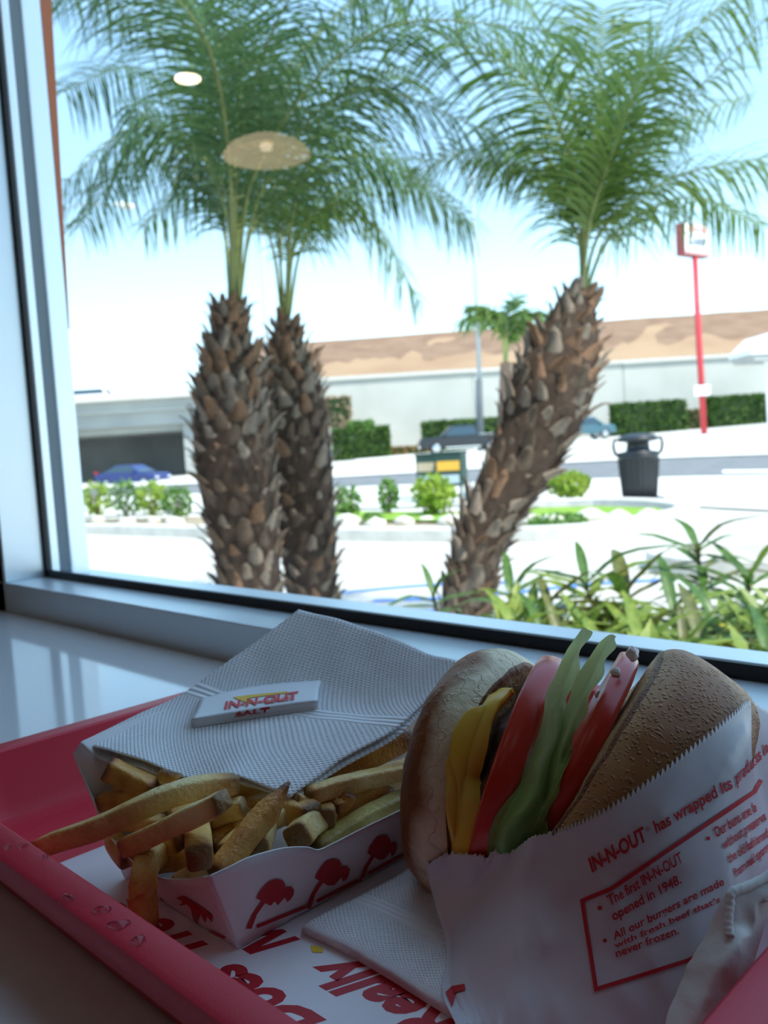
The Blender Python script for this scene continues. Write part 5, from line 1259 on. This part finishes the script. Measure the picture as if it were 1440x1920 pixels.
# ---- wrapper
wr_ = empty('burger_wrapper', Zp(1100, 1880, LZ+.001)); tag(wr_, 'white waxed paper sleeve with red printed text and a zigzag cut edge', 'paper wrapper')
ZW = LZ+.0055
cols = [  # from behind on the right, across the front to the left, then round the back
    [(1440, 1335, .345), (1455, 1500, .345), (1475, 1650, .335), (1500, 1790, .315), (1520, 1950, .290)],
    [(1406, 1316, .312), (1417, 1470, .305), (1440, 1600, .295), (1462, 1750, .282), (1480, 1930, .265)],
    [(1372, 1343, .286), (1385, 1480, .280), (1402, 1620, .273), (1415, 1760, .266), (1420, 1930, .254)],
    [(1300, 1402, .273), (1318, 1520, .267), (1330, 1650, .262), (1340, 1780, .256), (1345, 1930, .247)],
    [(1210, 1470, .268), (1222, 1580, .262), (1235, 1690, .257), (1240, 1800, .252), (1245, 1930, .245)],
    [(1120, 1528, .268), (1130, 1620, .262), (1140, 1710, .257), (1145, 1810, .252), (1145, 1930, .244)],
    [(1050, 1560, .272), (1050, 1645, .267), (1048, 1730, .262), (1045, 1820, .255), (1040, 1930, .246)],
    [(1000, 1568, .276), (985, 1655, .272), (972, 1740, .266), (965, 1825, .258), (960, 1930, .248)],
    [(958, 1598, .286), (938, 1680, .281), (920, 1755, .273), (925, 1830, .262), (925, 1930, .249)],
    [(918, 1603, .297), (897, 1688, .292), (880, 1760, .281), (890, 1835, .268), (898, 1930, .251)],
    [(884, 1602, .304), (868, 1690, .298), (862, 1765, .286), (862, 1845, .270), (880, 1930, .252)],
    [(840, 1601, .314), (838, 1690, .304), (850, 1770, .291), (846, 1850, .273), (864, 1930, .253)],
    [(799, 1620, .330), (818, 1700, .310), (846, 1785, .287), (835, 1862, .268), (854, 1930, .254)],
    [(850, 1560, .372), (855, 1650, .350), (880, 1740, .320), (890, 1830, .295), (905, 1930, .275)],
    [(1000, 1480, .385), (1000, 1600, .365), (1000, 1720, .335), (1000, 1830, .305), (1000, 1930, .285)],
    [(1200, 1400, .385), (1200, 1550, .365), (1200, 1700, .335), (1200, 1830, .305), (1200, 1930, .285)],
    [(1360, 1350, .375), (1370, 1500, .360), (1380, 1650, .340), (1400, 1800, .315), (1400, 1930, .290)],
    [(1440, 1335, .345), (1455, 1500, .345), (1475, 1650, .335), (1500, 1790, .315), (1520, 1950, .290)]]
rows = []
for j in range(5):
    rows.append([clamp_floor(U(*c_[j]), ZW) for c_ in cols])
NU, NV = 340, 80
zr = random.Random(4)
jag = {}
def wfn(p, u, v):
    a = .0011; k = min(1, v*4+.25)
    q = p+noise.noise_vector(p*42)*a*1.5*k
    r_ = noise.noise(Vector((u*30, v*5+u*10, 2)))      # long soft creases
    q = q+(-FW)*(.0016*r_*k)
    if q.z < ZW-.0008: q.z = ZW-.0008
    if q.z < TH+.004: q.x = min(q.x, TX1-.024)
    return q
wrap = patch('paper_sleeve', rows, NU, NV, M_wrap, wr_, fn=wfn)
fit_front(wrap, [b1, b2]+tomo+cz+lt, .0022, (NU, NV), 40, (1.0/(len(cols)-1), 12.2/(len(cols)-1)))
# pinked upper edge: zigzag teeth cut along the first row
me = wrap.data; Mi = wm(wrap); nv_ = NU+1
ucol = lambda j: j/NU*(len(cols)-1)
for j in range(NU+1):
    v0, v1 = me.vertices[j], me.vertices[j+nv_]
    d = (v0.co-v1.co).normalized(); c_ = ucol(j)
    if 1 <= c_ <= 6.2: h_ = .0012 if (j//1) % 2 else -.0010
    else: h_ = .0016*noise.noise(Vector((j*.35, 0, 5)))+.0010*noise.noise(Vector((j*1.1, 3, 5)))
    if abs(c_-8.8) < .22: h_ += .0018
    if abs(c_-9.15) < .10: h_ -= .003
    v0.co += d*h_
m_ = wrap.modifiers.new('s', 'SOLIDIFY'); m_.thickness = .00018; m_.offset = 0
bv = bvh_of(wrap)
M_ink = mat('wrapper_ink', (.55, .02, .03), .5)
sh = []
sl = -.615
sh.append(px_text('IN-N-OUT', (1110, 1636), (1214, 1574), (-9, -26), .05, .035))
sh.append(px_text('®', (1211, 1560), (1219, 1556), (-2, -8)))
sh.append(px_text('has wrapped its', (1229, 1562), (1373, 1476), (-7, -22), 0, .025))
sh.append(px_text('products in', (1379, 1471), (1440, 1408), (-5, -22), 0, .02))
sh += [bar((1091, 1689), (1146, 1666), 8), bar((1144, 1667), (1162, 1655), 8), bar((1160, 1656), (1414, 1483), 8), bar((1413, 1484), (1425, 1462), 8), bar((1092, 1686), (1118, 1858), 8), bar((1114, 1856), (1285, 1802), 8), bar((1283, 1803), (1330, 1782), 8)]
def lines(items):
    for s, p0, p1, h_ in items: sh.append(px_text(s, p0, p1, h_, 0, .021))
lines([('The first IN-N-OUT', (1144, 1698), (1280, 1614), (-7, -19)), ('opened in 1948.', (1150, 1726), (1277, 1654), (-6, -18)),
       ('All our burgers are made', (1152, 1762), (1357, 1658), (-4, -15)), ('with fresh beef that’s', (1154, 1778), (1350, 1690), (-3, -11)), ('never frozen.', (1155, 1795), (1273, 1750), (-4, -15)),
       ('Our buns are b', (1341, 1570), (1418, 1520), (-6, -19)), ('without preserva', (1356, 1593), (1436, 1536), (-5, -18)), ('the old fashioned', (1366, 1618), (1440, 1568), (-5, -17)), ('from real sponge', (1378, 1644), (1446, 1590), (-5, -16))])
def dot(x, y, r_): return ([(x+r_*math.cos(k*.785), y+r_*math.sin(k*.785)) for k in range(8)], [[0, 1, 2, 3, 4, 5, 6, 7]])
sh += [dot(1125, 1702, 4.5), dot(1134, 1763, 4), dot(1326, 1571, 4)]
print_on(bv, sh, .0004, M_ink, 'lettering', wrap, 7)
# red mark on the left fold of the sleeve
sh = [([(835, 1862), (848, 1850), (872, 1846), (874, 1857), (856, 1862), (848, 1890)], [[0, 1, 4, 5], [1, 2, 3, 4]])]
print_on(bv, sh, .0004, M_ink, 'fold_print', wrap, 7)
# ---- crumpled napkin between the wrapper and the tray edge
n3 = empty('napkin', Zp(1330, 1860, LZ+.004)); tag(n3, 'crumpled plain napkin stuffed between the burger wrapper and the tray rim', 'napkin')
rows = [[U(1500, 1590, .262), U(1440, 1640, .257), U(1395, 1664, .2535), U(1360, 1678, .2525), U(1350, 1700, .2530)],
        [U(1510, 1605, .255), U(1445, 1655, .2505), U(1402, 1680, .248), U(1374, 1690, .247), U(1338, 1722, .2500)],
        [U(1515, 1670, .250), U(1450, 1720, .2475), U(1410, 1735, .2465), U(1372, 1740, .2440), U(1312, 1768, .2470)],
        [U(1500, 1740, .246), U(1440, 1770, .244), U(1405, 1775, .243), U(1378, 1768, .2400), U(1292, 1808, .2440)],
        [U(1480, 1800, .242), U(1420, 1810, .240), U(1385, 1815, .239), U(1345, 1825, .2365), U(1276, 1850, .2410)],
        [U(1440, 1870, .240), U(1390, 1880, .238), U(1350, 1885, .236), U(1305, 1890, .2340), U(1256, 1895, .2380)],
        [U(1400, 1960, .236), U(1350, 1970, .234), U(1310, 1970, .232), U(1270, 1970, .230), U(1235, 1960, .2330)]]
def n3fn(p, u, v):
    q = p+noise.noise_vector(p*80)*.0013+noise.noise_vector(p*240)*.0003
    q.x = min(q.x, TX1-.020) if q.z < TH+.006 else q.x
    if q.z < LZ+.002: q.z = LZ+.002
    return q
patch('sheet', rows, 60, 80, M_napkin2, n3, thick=.0012, fn=n3fn, offset=0)
# rolled bright edge of that napkin
MBt = MB(); edge = [U(1500, 1592, .2555), U(1442, 1640, .2515), U(1400, 1662, .2480), U(1372, 1674, .2465), U(1368, 1700, .2450), U(1366, 1730, .2430), U(1368, 1755, .2410)]
ed = [spl(edge, i/40) for i in range(41)]; MBt.tube(ed, [.0013+.00012*math.sin(i*2.1) for i in range(41)], 12); MBt.build('rolled_edge', M_napkin2, n3, True)
